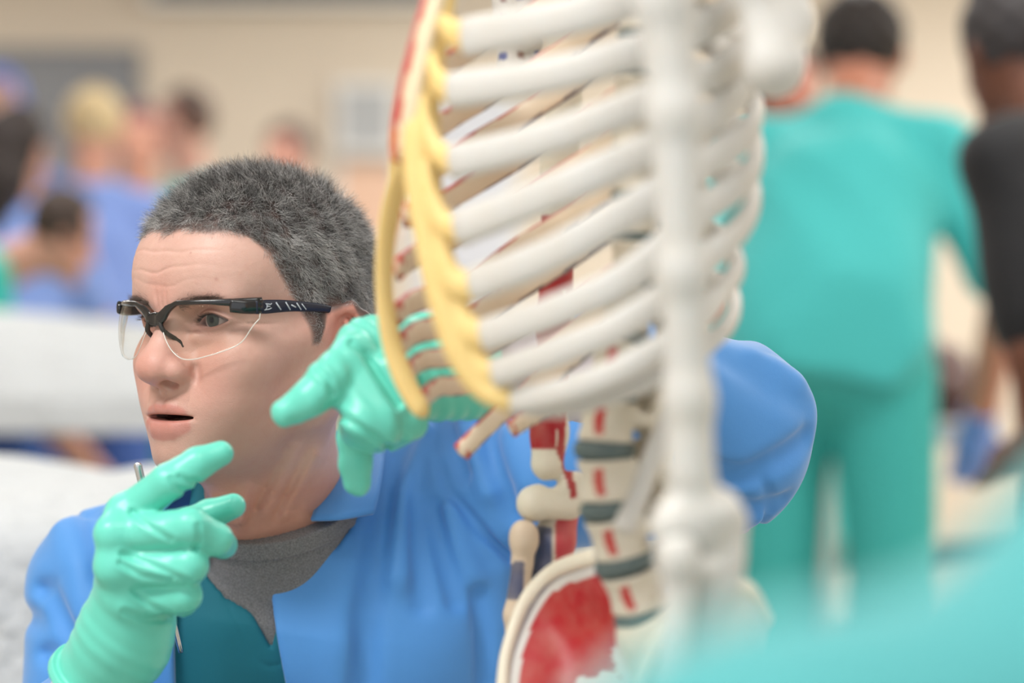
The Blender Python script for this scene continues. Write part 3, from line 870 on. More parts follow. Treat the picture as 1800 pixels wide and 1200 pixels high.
    for k in range(15):
        a = math.radians(18 + k * 13)
        c = np.array(NECK_A) * .42 + np.array(NECK_B) * .58
        ring.append(c + np.array((math.cos(a) * .080, math.sin(a) * .078 + .012, .012 + .016 * math.sin(a))))
    strip('collar', [[p + (0, 0, .020) for p in ring], [p * 1.0 + (p - ring[7]) * .02 + (0, 0, -.004) for p in ring], [p + np.array((p[0] - NECK_B[0], p[1] - NECK_B[1], 0)) * .22 + (0, 0, -.028) for p in ring]], .0028, M_COAT, MAN)
    # snap fastener: a ring lying on the coat front
    sn = hit(coat_base, [(496, 993)])[0]
    th = np.linspace(0, 2 * math.pi, 41)
    path = [sn + np.array((math.cos(a) * .0036, -.0018, math.sin(a) * .0044)) for a in th]
    Vs, Fs = sweep(path, .0007, up=(0, -1, 0), nseg=8)
    M_STEEL = mat('bright_steel', lin(205, 206, 208), .22, metal=1)
    poly_obj('snap_button', Vs, Fs, M_STEEL, MAN)

    # ---- gloves
    def gl(pts): return [PX(*p) for p in pts]
    def wr(P, a, b, amp, n, seed):
        """stretch wrinkles across the axis a-b"""
        a = A(*a); ab = A(*b) - a; L = float(np.sqrt(ab @ ab)); t = ((P - a) @ ab) / L
        side = P @ A(.6, .3, .74)
        return amp * np.sin(t * n + 2.2 * np.sin(side * 60 + seed) + 1.1 * np.sin(side * 140 + seed * 2)) 
    def right_glove(P):
        K = gl([(226, 905, 1.668), (208, 942, 1.655), (210, 1000, 1.656), (232, 1052, 1.668)])
        Wp = PX(200, 1130, 1.70)
        d = None
        for i, k in enumerate(K):
            w = PX(212 + i * 9, 1120 + i * 6, 1.692 + .004 * i)
            e = rc(P, k, w, .0125, .020)
            d = e if d is None else smin(d, e, .014)
        d = smin(d, rc(P, PX(245, 975, 1.695), PX(255, 1075, 1.70), .017, .020), .016)
        d = smin(d, rc(P, PX(210, 1115, 1.70), PX(165, 1215, 1.725), .0300, .0335), .020)
        idx = chain(P, gl([(232, 898, 1.668), (296, 846, 1.652), (348, 814, 1.655), (388, 797, 1.660)]), [.0138, .0122, .0112, .0088], .003)
        mid = chain(P, gl([(214, 940, 1.656), (335, 925, 1.640), (380, 948, 1.652), (392, 957, 1.672)]), [.0130, .0128, .0112, .0100], .003)
        rin = chain(P, gl([(216, 998, 1.657), (334, 993, 1.644), (330, 1004, 1.668), (275, 1000, 1.682)]), [.0130, .0124, .0112, .0100], .003)
        pin = chain(P, gl([(240, 1050, 1.668), (326, 1046, 1.655), (322, 1056, 1.678), (270, 1050, 1.690)]), [.0125, .0112, .0100, .0090], .003)
        thu = chain(P, gl([(250, 1000, 1.712), (330, 925, 1.706), (368, 905, 1.700), (410, 889, 1.694)]), [.016, .0130, .0110, .0088], .003)
        d = smin(d, idx, .006); d = smin(d, mid, .0045); d = smin(d, rin, .0045); d = smin(d, pin, .0045); d = smin(d, thu, .004)
        # knuckle bumps and drawn-tight webs
        for k, r_ in zip(K, (.0100, .0115, .0115, .0105)):
            d = smin(d, ell(P, k + (-.004, -.004, .002), (r_, r_, r_)), .010)
        dist = np.sqrt(((P - A(*PX(190, 1150, 1.70))) ** 2).sum(1))
        d = d + wr(P, PX(290, 1000, 1.69), PX(150, 1190, 1.72), .0004, 430, 1) * np.clip(1 - dist / .075, 0, 1) 
        for pts in ([(232, 900), (262, 925), (300, 948)], [(215, 975), (262, 990), (330, 1022)], [(212, 990), (250, 1012), (300, 1020)], [(235, 1038), (262, 1062), (300, 1082)], [(218, 1075), (262, 1090), (312, 1088)], [(348, 925), (352, 948), (344, 962)], [(302, 842), (312, 858), (330, 864)], [(316, 838), (330, 846), (345, 846)]):
            q = [PX(a, b, 1.642) for a, b in pts]
            v = P.copy(); 
            # distance measured across the view plane only, the crease lies on the surface
            dd = None
            x2 = np.stack([P[:, 0] / P[:, 1] * 1.65, np.zeros(len(P), np.float32), CAM_H + (P[:, 2] - CAM_H) / P[:, 1] * 1.65], 1).astype(np.float32)
            q2 = [((a - 900) / FPX * 1.65, 0, CAM_H - (b - 600) / FPX * 1.65) for a, b in pts]
            dd = chain(x2, q2, [0] * len(q2))
            d = d + (.0009 * gauss(dd, .0021) - .0005 * gauss(dd - .0040, .0022)) * (P[:, 1] < 1.69)
        # flared cuff end
        ax = A(*(PX(210, 1115, 1.70) - PX(150, 1240, 1.73))); ax /= np.linalg.norm(ax)
        t = (P - A(*PX(168, 1190, 1.715))) @ ax
        d = smax(d, -(t + .004), .002)
        rimc = rc(P, PX(176, 1182, 1.715), PX(168, 1196, 1.718), .0345, .036)
        d = smin(d, np.maximum(rimc, np.abs(t) - .003), .002)
        return d
    def left_glove(P):
        d = rc(P, PX(640, 625, 1.63), PX(850, 640, 1.665), .022, .030)
        d = smin(d, rc(P, PX(690, 690, 1.63), PX(850, 660, 1.665), .022, .028), .02)
        d = smin(d, rc(P, PX(655, 600, 1.635), PX(780, 600, 1.66), .013, .017), .02)
        idx = chain(P, gl([(622, 622, 1.612), (578, 670, 1.592), (545, 700, 1.588), (504, 724, 1.590)]), [.0150, .0142, .0125, .0100], .003)
        mid = chain(P, gl([(625, 640, 1.612), (670, 742, 1.594), (655, 765, 1.612)]), [.0150, .0155, .0125], .003)
        mi2 = chain(P, gl([(606, 655, 1.606), (640, 735, 1.592), (628, 755, 1.615)]), [.0145, .0145, .0120], .003)
        dwn = chain(P, gl([(640, 720, 1.628), (626, 770, 1.632), (624, 815, 1.634), (628, 846, 1.636)]), [.0145, .0125, .0112, .0100], .003)
        rest = chain(P, gl([(690, 650, 1.61), (715, 740, 1.606), (690, 760, 1.625)]), [.0140, .0135, .0120], .003)
        d = smin(d, mid, .005); d = smin(d, mi2, .008); d = smin(d, idx, .0040); d = smin(d, dwn, .003); d = smin(d, rest, .006)
        x2 = np.stack([P[:, 0] / P[:, 1] * 1.60, np.zeros(len(P), np.float32), CAM_H + (P[:, 2] - CAM_H) / P[:, 1] * 1.60], 1).astype(np.float32)
        for pts, dep in (([(618, 604), (640, 622), (672, 668), (700, 712)], .0022), ([(592, 726), (630, 748), (682, 784)], .0020), ([(560, 648), (578, 668), (584, 690)], .0018), ([(726, 640), (742, 690), (745, 740)], .0010)):
            dd = chain(x2, [((a - 900) / FPX * 1.60, 0, CAM_H - (b - 600) / FPX * 1.60) for a, b in pts], [0] * len(pts))
            d = d + (dep * gauss(dd, .0024) - .4 * dep * gauss(dd - .0048, .0026)) * (P[:, 1] < 1.635)
        d = d + wr(P, PX(640, 700, 1.6), PX(850, 640, 1.66), .0005, 420, 3)
        ax = A(*(PX(850, 648, 1.665) - PX(640, 650, 1.62))); ax /= np.linalg.norm(ax)
        t = (P - A(*PX(842, 650, 1.665))) @ ax
        return smax(d, t, .002)
    M_GLOVE = mat('green_nitrile', lin(108, 212, 192), .32, bump=((420, .12, .0006), (2200, .1, .0002)), spec=.45)
    hands = MAN
    sdf_obj('glove', right_glove, (-.34, 1.60, .795), (-.175, 1.775, .99), .0010, M_GLOVE, MAN, slack=1.8)
    sdf_obj('glove', left_glove, (-.17, 1.555, .930), (.0, 1.71, 1.085), .0011, M_GLOVE, MAN, slack=1.8)
    # white knitted cuffs between sleeve and glove
    M_CUFF = mat('white_knit_cuff', lin(214, 208, 220), .85, bump=(900, .4, .0008))
    def cuff(a, b, ra, rb):
        p = np.array([a + (b - a) * t for t in np.linspace(0, 1, 24)])
        r = np.linspace(ra, rb, 24) * (1 + .02 * np.sin(np.arange(24) * 1.9))
        return sweep(p, r, up=(0, -1, 0), nseg=40)
    V_, F_ = cuff(PX(830, 652, 1.668), PX(1085, 650, 1.752), .0315, .039)
    poly_obj('cuff', V_, F_, M_CUFF, MAN)
    V_, F_ = cuff(PX(172, 1195, 1.718), EL_R * .35 + WR_R * .65, .0305, .038)
    poly_obj('cuff', V_, F_, M_CUFF, MAN)

    # trousers and shoes (below the picture) and the stool he sits on
    hipz = .47
    hx = PX(475, 0, 2.03)[0]
    def pants(P):
        d = ell(P, (hx, 2.08, hipz + .02), (.18, .13, .11))
        for s, kx in ((-1, -.14), (1, .12)):
            hip = (hx + s * .09, 2.06, hipz); knee = (hx + s * .20, 1.72, .46); ank = (hx + s * .20, 1.78, .09)
            d = smin(d, chain(P, [hip, knee, ank], [.085, .065, .058], .02), .04)
        return np.maximum(d, .05 - P[:, 2])
    sdf_obj('trousers', pants, (hx - .34, 1.58, .03), (hx + .34, 2.26, .64), .008, M_SCRUB, MAN)
    for s in (-1, 1):
        V_, F_ = sweep([(hx + s * .20, 1.84, .045), (hx + s * .20, 1.74, .05), (hx + s * .205, 1.62, .032)], [.042, .046, .036], [.043, .048, .030], nseg=16)
        poly_obj('shoe', V_, F_, mat('shoe_leather', (.02, .02, .02), .5), MAN)
    st = thing('stool', 'round black stool the man in the blue coat sits on', 'stool', (hx, 2.10, 0))
    V_, F_ = sweep([(hx, 2.10, .33), (hx, 2.10, .345), (hx, 2.10, .365), (hx, 2.10, .378)], [.17, .18, .18, .16], up=(0, 1, 0), nseg=32)
    poly_obj('seat', V_, F_, mat('black_vinyl', (.02, .02, .022), .45), st)
    V_, F_ = sweep([(hx, 2.10, .06), (hx, 2.10, .33)], .025, up=(0, 1, 0)); poly_obj('post', V_, F_, M_STEEL, st)
    for k in range(5):
        a = k * 2 * math.pi / 5
        V_, F_ = sweep([(hx, 2.10, .08), (hx + math.cos(a) * .14, 2.10 + math.sin(a) * .14, .06), (hx + math.cos(a) * .25, 2.10 + math.sin(a) * .25, .02)], .018, nseg=10)
        poly_obj('leg', V_, F_, M_STEEL, st)

# ------------------------------------------------------------------ safety glasses
if want('glasses'):
    GL = thing('safety_glasses', 'clear wraparound safety glasses with black half frame on the man\'s face', 'glasses', h2w((0, -.01, .005))[0])
    _gx = np.linspace(0, .090, 91); _gv = np.interp(_gx, [0, .015, .032, .050, .066, .079, .090], [-.0095, -.0135, -.0140, -.0060, .0070, .0215, .040])
    _gv = np.convolve(np.pad(_gv, 6, mode='edge'), np.ones(13) / 13, 'valid')
    def gy(x): return float(np.interp(abs(x), _gx, _gv))
    def gw(x, z, dy=0): return h2w((x, gy(x) + dy, z))[0]
    m = bpy.data.materials.new('clear_lens'); m.use_nodes = True; nt = m.node_tree
    for n_ in list(nt.nodes): nt.nodes.remove(n_)
    out = nt.nodes.new('ShaderNodeOutputMaterial'); mx = nt.nodes.new('ShaderNodeMixShader'); tr = nt.nodes.new('ShaderNodeBsdfTransparent'); gs = nt.nodes.new('ShaderNodeBsdfGlossy'); lw = nt.nodes.new('ShaderNodeLayerWeight')
    tr.inputs[0].default_value = (.975, .97, .955, 1); gs.inputs['Roughness'].default_value = .03; lw.inputs[0].default_value = .5
    pw = nt.nodes.new('ShaderNodeMath'); pw.operation = 'POWER'; pw.inputs[1].default_value = 4
    ml = nt.nodes.new('ShaderNodeMath'); ml.operation = 'MULTIPLY_ADD'; ml.inputs[1].default_value = .5; ml.inputs[2].default_value = .012
    nt.links.new(lw.outputs['Facing'], pw.inputs[0]); nt.links.new(pw.outputs[0], ml.inputs[0])
    nt.links.new(ml.outputs[0], mx.inputs[0]); nt.links.new(tr.outputs[0], mx.inputs[1]); nt.links.new(gs.outputs[0], mx.inputs[2]); nt.links.new(mx.outputs[0], out.inputs[0])
    M_LENS = m
    M_FRAME = mat('black_glossy_plastic', (.010, .010, .012), .16, coat=.5)
    M_FRAMEB = mat('dark_navy_rubber', (.008, .012, .030), .35)
    M_MARK = mat('pale_print', lin(190, 196, 204), .4)
    M_EDGE = mat('polished_lens_edge', lin(225, 222, 215), .15, spec=.8)
    xs = np.linspace(.0075, .0785, 36)
    top = lambda x: np.interp(x, [.006, .014, .024, .048, .0785], [.0015, .0085, .0128, .0130, .0110])
    _bx = np.linspace(.006, .0785, 146); _bz = np.interp(_bx, [.006, .0095, .013, .019, .025, .031, .040, .056, .069, .0750, .0785], [-.0005, -.0065, -.0130, -.0215, -.0262, -.0282, -.0280, -.0240, -.0185, -.0100, .0050])
    _bz = np.convolve(np.pad(_bz, 9, mode='edge'), np.ones(19) / 19, 'valid')
    bot = lambda x: float(np.interp(x, _bx, _bz))
    for s in (1, -1):
        V = []; F = []; nz = 16
        for x in xs:
            for k in range(nz):
                z = bot(x) + (top(x) - bot(x)) * k / (nz - 1)
                V.append(gw(s * x, z, .004 * ((z + .01) / .02) ** 2))
        for i in range(len(xs) - 1):
            for k in range(nz - 1):
                F.append((i * nz + k, (i + 1) * nz + k, (i + 1) * nz + k + 1, i * nz + k + 1))
        o = poly_obj('lens', V, F, M_LENS, GL)
        sm = o.modifiers.new('thick', 'SOLIDIFY'); sm.thickness = .0016
        pe = [gw(s * x, bot(x), .004 * ((bot(x) + .01) / .02) ** 2) for x in xs] + [gw(s * .0785, z, .004 * ((z + .01) / .02) ** 2) for z in (.0, .004, .008)]
        V_, F_ = sweep(cr(pe, 2), .0004, .0004, nseg=6); poly_obj('lens_edge', V_, F_, M_EDGE, o)
        # nose arm and pad
        V_, F_ = sweep(cr([gw(s * .006, .001, -.001), gw(s * .0095, -.007, .001), h2w((s * .0125, .000, -.0150))[0], h2w((s * .0150, .0030, -.0205))[0]], 6), [.0020] * 12 + [.0030] * 6 + [.0012], .0018, nseg=10)
        poly_obj('nose_pad', V_, F_, mat('smoked_rubber', (.03, .028, .027), .3), GL)
        tp = cr([h2w((s * .0770, gy(.077) + .001, .0085))[0], h2w((s * .0800, .045, .0085))[0], h2w((s * .0800, .066, .0070))[0], h2w((s * .0795, .086, .0050))[0], h2w((s * .0785, .100, .0010))[0], h2w((s * .0775, .112, -.0070))[0]], 8)
        n_ = len(tp); tt = np.linspace(0, 1, n_)
        V_, F_ = sweep(tp, np.interp(tt, [0, .4, 1], [.0016, .0016, .0016]), np.interp(tt, [0, .08, .3, .6, 1], [.0050, .0052, .0040, .0030, .0020]), nseg=14, power=3)
        te = poly_obj('temple', V_, F_, M_FRAMEB, GL)
        # printed strokes on the temple
        for k, (t0, w_, hgt) in enumerate(((.16, .0006, .0028), (.22, .0006, .0028), (.29, .0006, .0008), (.33, .0006, .0024), (.38, .0005, .0020))):
            i = int(t0 * n_); a = tp[i]; outw = (h2w((s * 1.0, 0, 0)) - h2w((0, 0, 0)))[0]; fw = tp[i + 1] - tp[i]; fw /= np.linalg.norm(fw)
            p0 = a + outw * .0018 + np.array((0, 0, hgt)) - fw * .0022; p1 = a + outw * .0018 - np.array((0, 0, hgt)) + fw * .0022
            V_, F_ = sweep([p0, p1], w_, .0003, up=outw, nseg=6); poly_obj('printed_stroke', V_, F_, M_MARK, te)
        a = tp[3]; outw = (h2w((s * 1.0, 0, 0)) - h2w((0, 0, 0)))[0]; fw = tp[5] - tp[3]; fw /= np.linalg.norm(fw); up_ = np.array((0, 0, 1.0))
        marks = []
        for pp in ([(-.0022, .0022), (.0028, .0016), (.0036, .0024)], [(-.0014, .0004), (.0022, .0002)], [(-.0034, -.0022), (.0016, -.0018), (.0034, -.0010)], [(-.0014, .0020), (-.0004, .0003), (-.0022, -.0020)]):
            marks.append(sweep([a + outw * .0019 + fw * u * .9 + up_ * v for u, v in pp], .0004, .0003, up=outw, nseg=6))
        V_, F_ = merge(marks); poly_obj('emblem', V_, F_, M_MARK, te)
        V_, F_ = sweep(cr([gw(s * .066, .0105, -.001), gw(s * .073, .0090, 0), h2w((s * .0782, gy(.0785) + .004, .0085))[0]], 5), .0022, .0050, nseg=12, power=3)
        poly_obj('hinge', V_, F_, M_FRAME, GL)
    # brow bar across both lenses, dipping over the nose
    bx = np.concatenate([-np.linspace(.0785, .006, 28), np.linspace(-.004, .004, 5), np.linspace(.006, .0785, 28)])
    pth = [gw(x, (top(abs(x)) if abs(x) > .006 else .0010) + .0008, .004 * ((top(abs(x)) + .01) / .02) ** 2 - .0005 if abs(x) > .006 else -.0008) for x in bx]
    rb = np.interp(np.abs(bx), [0, .008, .02, .05, .0785], [.0056, .0044, .0020, .0019, .0040])
    V_, F_ = sweep(np.array(pth), .0022, rb, up=(0, 0, 1), nseg=14, power=2.6)
    poly_obj('frame', V_, F_, M_FRAME, GL)

if want('clothes'):
    PR = thing('probe', 'thin steel dissecting probe held upright behind the gloved right hand', 'probe', PX(318, 1145, 1.79))
    V_, F_ = sweep(cr([PX(241, 814, 1.752), PX(247, 838, 1.753), PX(262, 905, 1.757), PX(300, 1070, 1.775), PX(318, 1146, 1.790)], 4), [.0022, .0032] + [.0030] * 6 + [.0020] * 8 + [.0018], .0013, up=(0, -1, 0), nseg=10)
    poly_obj('shaft', V_, F_, M_STEEL, PR)
# ------------------------------------------------------------------ the anatomical skeleton model
TH = math.radians(18)
S_ANT = np.array((-math.cos(TH), -math.sin(TH), 0)); S_LEFT = np.array((math.sin(TH), -math.cos(TH), 0)); S_UP = np.array((0, 0, 1.0))
BONE = lin(207, 205, 201); BONE2 = lin(222, 204, 180); RED = lin(168, 22, 34); BLUE = lin(52, 58, 92); CART = lin(226, 190, 112)

def tint_mesh(name, V, F, colors, m, parent):
    F4 = [f if len(f) == 4 else f + (f[-1],) for f in F]
    return poly_tint(name, V, F, colors, m, parent)
def poly_tint(name, V, F, colors, m, parent):
    o = poly_obj(name, V, F, m, parent)
    at = o.data.color_attributes.new('Tint', 'FLOAT_COLOR', 'POINT')
    c4 = np.ones((len(V), 4), np.float32); c4[:, :3] = colors
    at.data.foreach_set('color', c4.ravel())
    return o

if want('skeleton'):
    SK = thing('skeleton_model', 'life-size white plastic skeleton model with red and blue painted muscle areas', 'skeleton', PX(1100, 600, 1.47) * (1, 1, 0))
    M_BONE = mat('ivory_bone_plastic', BONE, .45, tint=True, noise=(60, .14, lin(206, 188, 160)), bump=((300, .15, .0008),), sss=.05)
    M_CART = mat('yellow_cartilage_rubber', lin(236, 206, 138), .5, noise=(50, .3, lin(226, 188, 112)), sss=.1)
    M_DISC = mat('grey_disc_rubber', lin(92, 106, 106), .6)

    def rib(pts, hw, hh, painted, nseg=18):
        """pts: (px, py, Y) from the spine to the front; hw thickness, hh height (m)"""
        p = cr([PX(*q) for q in pts], 10); n = len(p)
        t = np.linspace(0, 1, n)
        prof = np.interp(t, [0, .05, .2, .5, .9, 1], [.75, .8, .95, 1, 1.08, 1.12])
        V, F = sweep(p, hw * prof, hh * prof, up=(0, 0, 1), nseg=nseg, power=2.3)
        base = np.array(BONE2 if painted else BONE)
        C = np.tile(base, (len(V), 1))
        if painted:
            ang = np.tile(np.linspace(0, 2 * math.pi, nseg, endpoint=False), n)
            tt = np.repeat(t, nseg)
            top = np.sin(ang); wob = .06 * np.sin(tt * 60) + .05 * np.sin(tt * 23)
            red = (top > .84 + wob * .6) & (tt > .08)
            blu = (top < -.86 + wob * .6) & (tt > .05)
            C[1:-1][red] = np.array(lin(182, 48, 50)); C[1:-1][blu] = np.array(lin(92, 82, 96))
            tip = (tt > .972) & (np.sin(tt * 900 + ang * 3) > -.2)
            C[1:-1][tip] = np.array(lin(186, 44, 40))
        return poly_tint('rib', V, F, C, M_BONE, SK)

    # near (left side) ribs: front end, two middle points, point right of the arm, rearmost point
    near = [
        # jx, jy, m1, m2, right, apex, half height mm
        ((818, 66), (950, 40), (1080, 8), (1210, -40), (1275, -70), .0093),
        ((792, 160), (950, 135), (1090, 100), (1215, 55), (1296, 5), .0086),
        ((796, 285), (950, 246), (1090, 196), (1228, 140), (1312, 92), .0083),
        ((806, 402), (950, 345), (1080, 290), (1228, 218), (1318, 132), .0086),
        ((832, 500), (960, 450), (1090, 380), (1230, 290), (1328, 200), .0084),
        ((852, 590), (980, 545), (1110, 482), (1232, 370), (1330, 272), .0080),
        ((872, 655), (990, 614), (1110, 560), (1240, 455), (1325, 350), .0074),
        ((905, 704), (1000, 684), (1110, 640), (1225, 560), (1296, 470), .0066),
    ]
    for i, (j, a, b, r_, ap, hh) in enumerate(near):
        back = ap[1] - 74
        pts = [(1158, back - 6, 1.478), (1215, back + 2, 1.492), (1272, back + 22, 1.480), (ap[0] - 12, ap[1] - 32, 1.445), (ap[0], ap[1], 1.410),
               (ap[0] - 22 - (r_[0] < 1230) * 4, (ap[1] * .55 + r_[1] * .45), 1.375), (r_[0] + 2, r_[1], 1.348), (b[0], b[1], 1.330), (a[0], a[1], 1.342), (j[0], j[1], 1.378)]
        rib(pts, .0046, hh * 1.12, False)
    # ninth and tenth ribs of the near side reach the margin of the rib above
    rib([(1168, 470, 1.478), (1225, 480, 1.49), (1280, 505, 1.47), (1290, 545, 1.43), (1262, 590, 1.395), (1180, 650, 1.372), (1090, 690, 1.365), (985, 716, 1.372), (925, 712, 1.382)], .0044, .0054, False)
    # floating ribs, near side
    rib([(1150, 560, 1.478), (1200, 575, 1.47), (1205, 640, 1.445), (1180, 720, 1.425), (1148, 800, 1.412), (1118, 880, 1.405), (1096, 930, 1.402)], .0050, .0062, False)
    # far (right side) ribs, inner faces towards the camera, painted edges
    y915 = [35, 135, 205, 276, 350, 434, 508, 580, 640]
    lx = [748, 742, 722, 712, 700, 698, 704, 716, 742]
    for i, y0 in enumerate(y915):
        f = lambda x: y0 - (x - 915) * .60 + ((x - 915) / 200) ** 2 * (-6)
        L_ = lx[i]
        ly = f(L_) - 10 + (L_ < 720) * -4
        if i >= 5: ly = {5: 552, 6: 606, 7: 655, 8: 702}[i]
        if i == 4: ly = 472
        pts = [(1126, f(1100) + 2, 1.49), (1118, f(1110) + 6, 1.50), (1080, f(1080), 1.535), (1010, f(1010), 1.58), (915, y0, 1.602), (820, f(820) if i < 5 else (y0 + ly) / 2 + 5, 1.585), (L_ + 30, (f(L_ + 30) + ly + 0) / 2 if i < 4 else ly - 22, 1.545), (L_, ly, 1.505)]
        rib(pts, .0030, .0072 if i < 7 else .0062, True)
    rib([(1118, 545, 1.49), (1080, 580, 1.53), (1010, 630, 1.57), (930, 684, 1.585), (860, 745, 1.585), (810, 795, 1.58)], .0032, .0060, True)
    rib([(1100, 640, 1.49), (1050, 665, 1.53), (985, 708, 1.56), (930, 735, 1.565), (898, 754, 1.56)], .0030, .0055, True)

    # costal cartilages
    def cart(pts, r, rb=None):
        p = cr([PX(*q) for q in pts], 8)
        rr = np.interp(np.linspace(0, 1, len(p)), np.linspace(0, 1, len(r)), r)
        V, F = sweep(p, rr * .62, rr, up=(0, 0, 1), nseg=16)
        poly_obj('costal_cartilage', V, F, M_CART, SK)
    def cart_v(pts, r):
        p = cr([PX(*q) for q in pts], 8)
        rr = np.interp(np.linspace(0, 1, len(p)), np.linspace(0, 1, len(r)), r)
        V, F = sweep(p, rr, rr * .7, up=(.2, -1, 0), nseg=16)
        poly_obj('costal_cartilage', V, F, M_CART, SK)
    cart([(778, 40, 1.400), (795, 56, 1.388), (824, 66, 1.378)], [.0060, .0078, .0100])
    cart([(758, 100, 1.400), (770, 140, 1.390), (798, 160, 1.378)], [.0050, .0072, .0094])
    cart([(742, 175, 1.400), (750, 225, 1.394), (772, 268, 1.386), (804, 285, 1.378)], [.0055, .0060, .0070, .0090])
    cart([(745, 285, 1.396), (755, 345, 1.390), (780, 392, 1.384), (814, 403, 1.378)], [.0060, .0066, .0076, .0094])
    cart([(765, 400, 1.392), (782, 470, 1.386), (808, 500, 1.382), (840, 502, 1.378)], [.0065, .0080, .0092, .0094])
    cart([(790, 510, 1.390), (815, 575, 1.385), (858, 592, 1.378)], [.0080, .0100, .0090])
    cart([(815, 585, 1.388), (840, 645, 1.384), (880, 656, 1.378)], [.0080, .0092, .0082])
    cart_v([(792, -50, 1.412), (780, 20, 1.408), (765, 90, 1.405), (750, 170, 1.403), (742, 240, 1.401), (744, 320, 1.398), (760, 420, 1.394), (784, 520, 1.391), (814, 610, 1.388), (845, 668, 1.385), (880, 696, 1.380), (918, 706, 1.378)],
           [.0058, .0064, .0070, .0084, .0112, .0112, .0106, .0116, .0118, .0100, .0080, .0070])
    cart_v([(735, 250, 1.43), (708, 300, 1.45), (688, 365, 1.47), (677, 440, 1.485), (676, 520, 1.495), (688, 600, 1.50), (710, 665, 1.50), (738, 716, 1.498), (752, 720, 1.50)],
           [.0070, .0066, .0064, .0058, .0055, .0062, .0068, .0060, .0035])
    cart_v([(718, 250, 1.45), (700, 275, 1.47), (694, 330, 1.49)], [.0055, .0050, .0045])

    # sternum, red painted outer border
    p = cr([PX(782, -90, 1.425), PX(768, -20, 1.42), PX(748, 50, 1.416), PX(730, 120, 1.414), PX(715, 190, 1.414), PX(706, 245, 1.416), PX(702, 282, 1.418)], 8)
    n = len(p); t = np.linspace(0, 1, n)
    wv = np.interp(t, [0, .25, .7, .9, 1], [.022, .018, .020, .014, .006])
    V, F = sweep(p, wv, np.interp(t, [0, 1], [.0062, .0050]), up=S_ANT, nseg=24, power=2.6)
    C = np.tile(np.array(lin(228, 210, 178)), (len(V), 1))
    ang = np.tile(np.linspace(0, 2 * math.pi, 24, endpoint=False), n)
    rel = (V[1:-1] - np.repeat(p, 24, 0)) @ S_LEFT
    antr = (V[1:-1] - np.repeat(p, 24, 0)) @ S_ANT
    C[1:-1][(rel < .007 + .003 * np.sin(np.repeat(t, 24) * 30)) & (antr > -.003)] = np.array(lin(190, 40, 46))
    C[1:-1][((rel < .007) & (antr > -.003)) & (np.repeat(t, 24) > .78)] = np.array(lin(206, 96, 40))
    poly_tint('sternum', V, F, C, M_BONE, SK)

    # ---- vertebrae: one model in its own axes (x back, y left, z up), unit = lumbar size
    def vert_sdf(P):
        q = P.copy()
        r = np.sqrt((q[:, 0] / .0175) ** 2 + (q[:, 1] / .0225) ** 2) * .0175
        rad = .0155 + .0022 * (q[:, 2] / .0125) ** 2
        body_ = smax(r - rad, np.abs(q[:, 2]) - .0128, .003)
        S = q.copy(); S[:, 1] = np.abs(S[:, 1])
        d = smin(body_, rc(S, (.012, .013, .004), (.030, .014, .002), .0050, .0045), .006)
        d = smin(d, rc(S, (.030, .014, .002), (.038, .003, -.002), .0045, .0050), .005)
        d = smin(d, rc(S, (.028, .015, .001), (.031, .040, .003), .0045, .0032), .005)       # transverse
        d = smin(d, rc(S, (.030, .015, .004), (.030, .016, .016), .0050, .0055), .004)        # articular
        d = smin(d, rc(S, (.033, .013, .000), (.034, .013, -.016), .0048, .0050), .004)
        sp = smin(rc(q, (.040, 0, -.002), (.060, 0, -.006), .0050, .0050), rc(q, (.044, 0, -.010), (.062, 0, -.012), .0040, .0045), .008)
        return smin(d, sp, .006)
    V0, F0 = sdf_mesh(vert_sdf, (-.025, -.05, -.028), (.075, .05, .028), .0016)
    spine = [(1135, -75, .62), (1128, -8, .64), (1120, 62, .66), (1116, 130, .68), (1112, 198, .70), (1108, 268, .72), (1112, 342, .74), (1116, 418, .78), (1112, 498, .82), (1096, 592, .88), (1072, 692, .94), (1062, 790, 1.0), (1072, 893, 1.0), (1098, 990, 1.0), (1130, 1082, .96)]
    # discs sit at these points; a vertebra sits between neighbours
    sp3 = np.array([PX(a, b, 1.472) for a, b, s in spine])
    axes = np.stack([-S_ANT, S_LEFT, S_UP], 0)
    for i in range(len(spine)):
        tdir = sp3[max(i - 1, 0)] - sp3[min(i + 1, len(spine) - 1)]; tdir /= np.linalg.norm(tdir)
        bk = -S_ANT - tdir * (-S_ANT @ tdir); bk /= np.linalg.norm(bk)
        lf = S_LEFT
        s = spine[i][2]
        th = .0044 + .0062 * max(0, (s - .75) / .25)
        rr = .0170 * s
        k = np.array([-1, -.8, 0, .8, 1]) * th * .55
        ring = [sp3[i] + tdir * kk for kk in k]
        V, F = sweep(ring, np.array([.8, 1, 1.08, 1, .8]) * rr * 1.26, np.array([.8, 1, 1.08, 1, .8]) * rr, up=bk, nseg=28)
        poly_obj('disc', V, F, M_DISC, SK)
        if i < len(spine) - 1:
            mid = (sp3[i] + sp3[i + 1]) / 2; gap = np.linalg.norm(sp3[i] - sp3[i + 1])
            td = (sp3[i] - sp3[i + 1]) / gap
            bk = -S_ANT - td * (-S_ANT @ td); bk /= np.linalg.norm(bk)
            s2 = (s + spine[i + 1][2]) / 2
            sz = (gap - th) / .0256
            W = mid + (V0[:, [0]] * s2) * bk + (V0[:, [1]] * s2) * lf + (V0[:, [2]] * sz) * td
            C = np.tile(np.array(lin(212, 204, 188)), (len(V0), 1))
            if i >= 9:
                mk = (np.abs(V0[:, 0] + .0065 + .004) < .0022) & (V0[:, 1] > .006) & (np.abs(V0[:, 2]) < .0080)
                C[mk] = np.array(lin(186, 58, 58))
            else:
                C = C * .97 + 0
            mesh_np('vertebra', W, F0, M_BONE, SK, True, C)

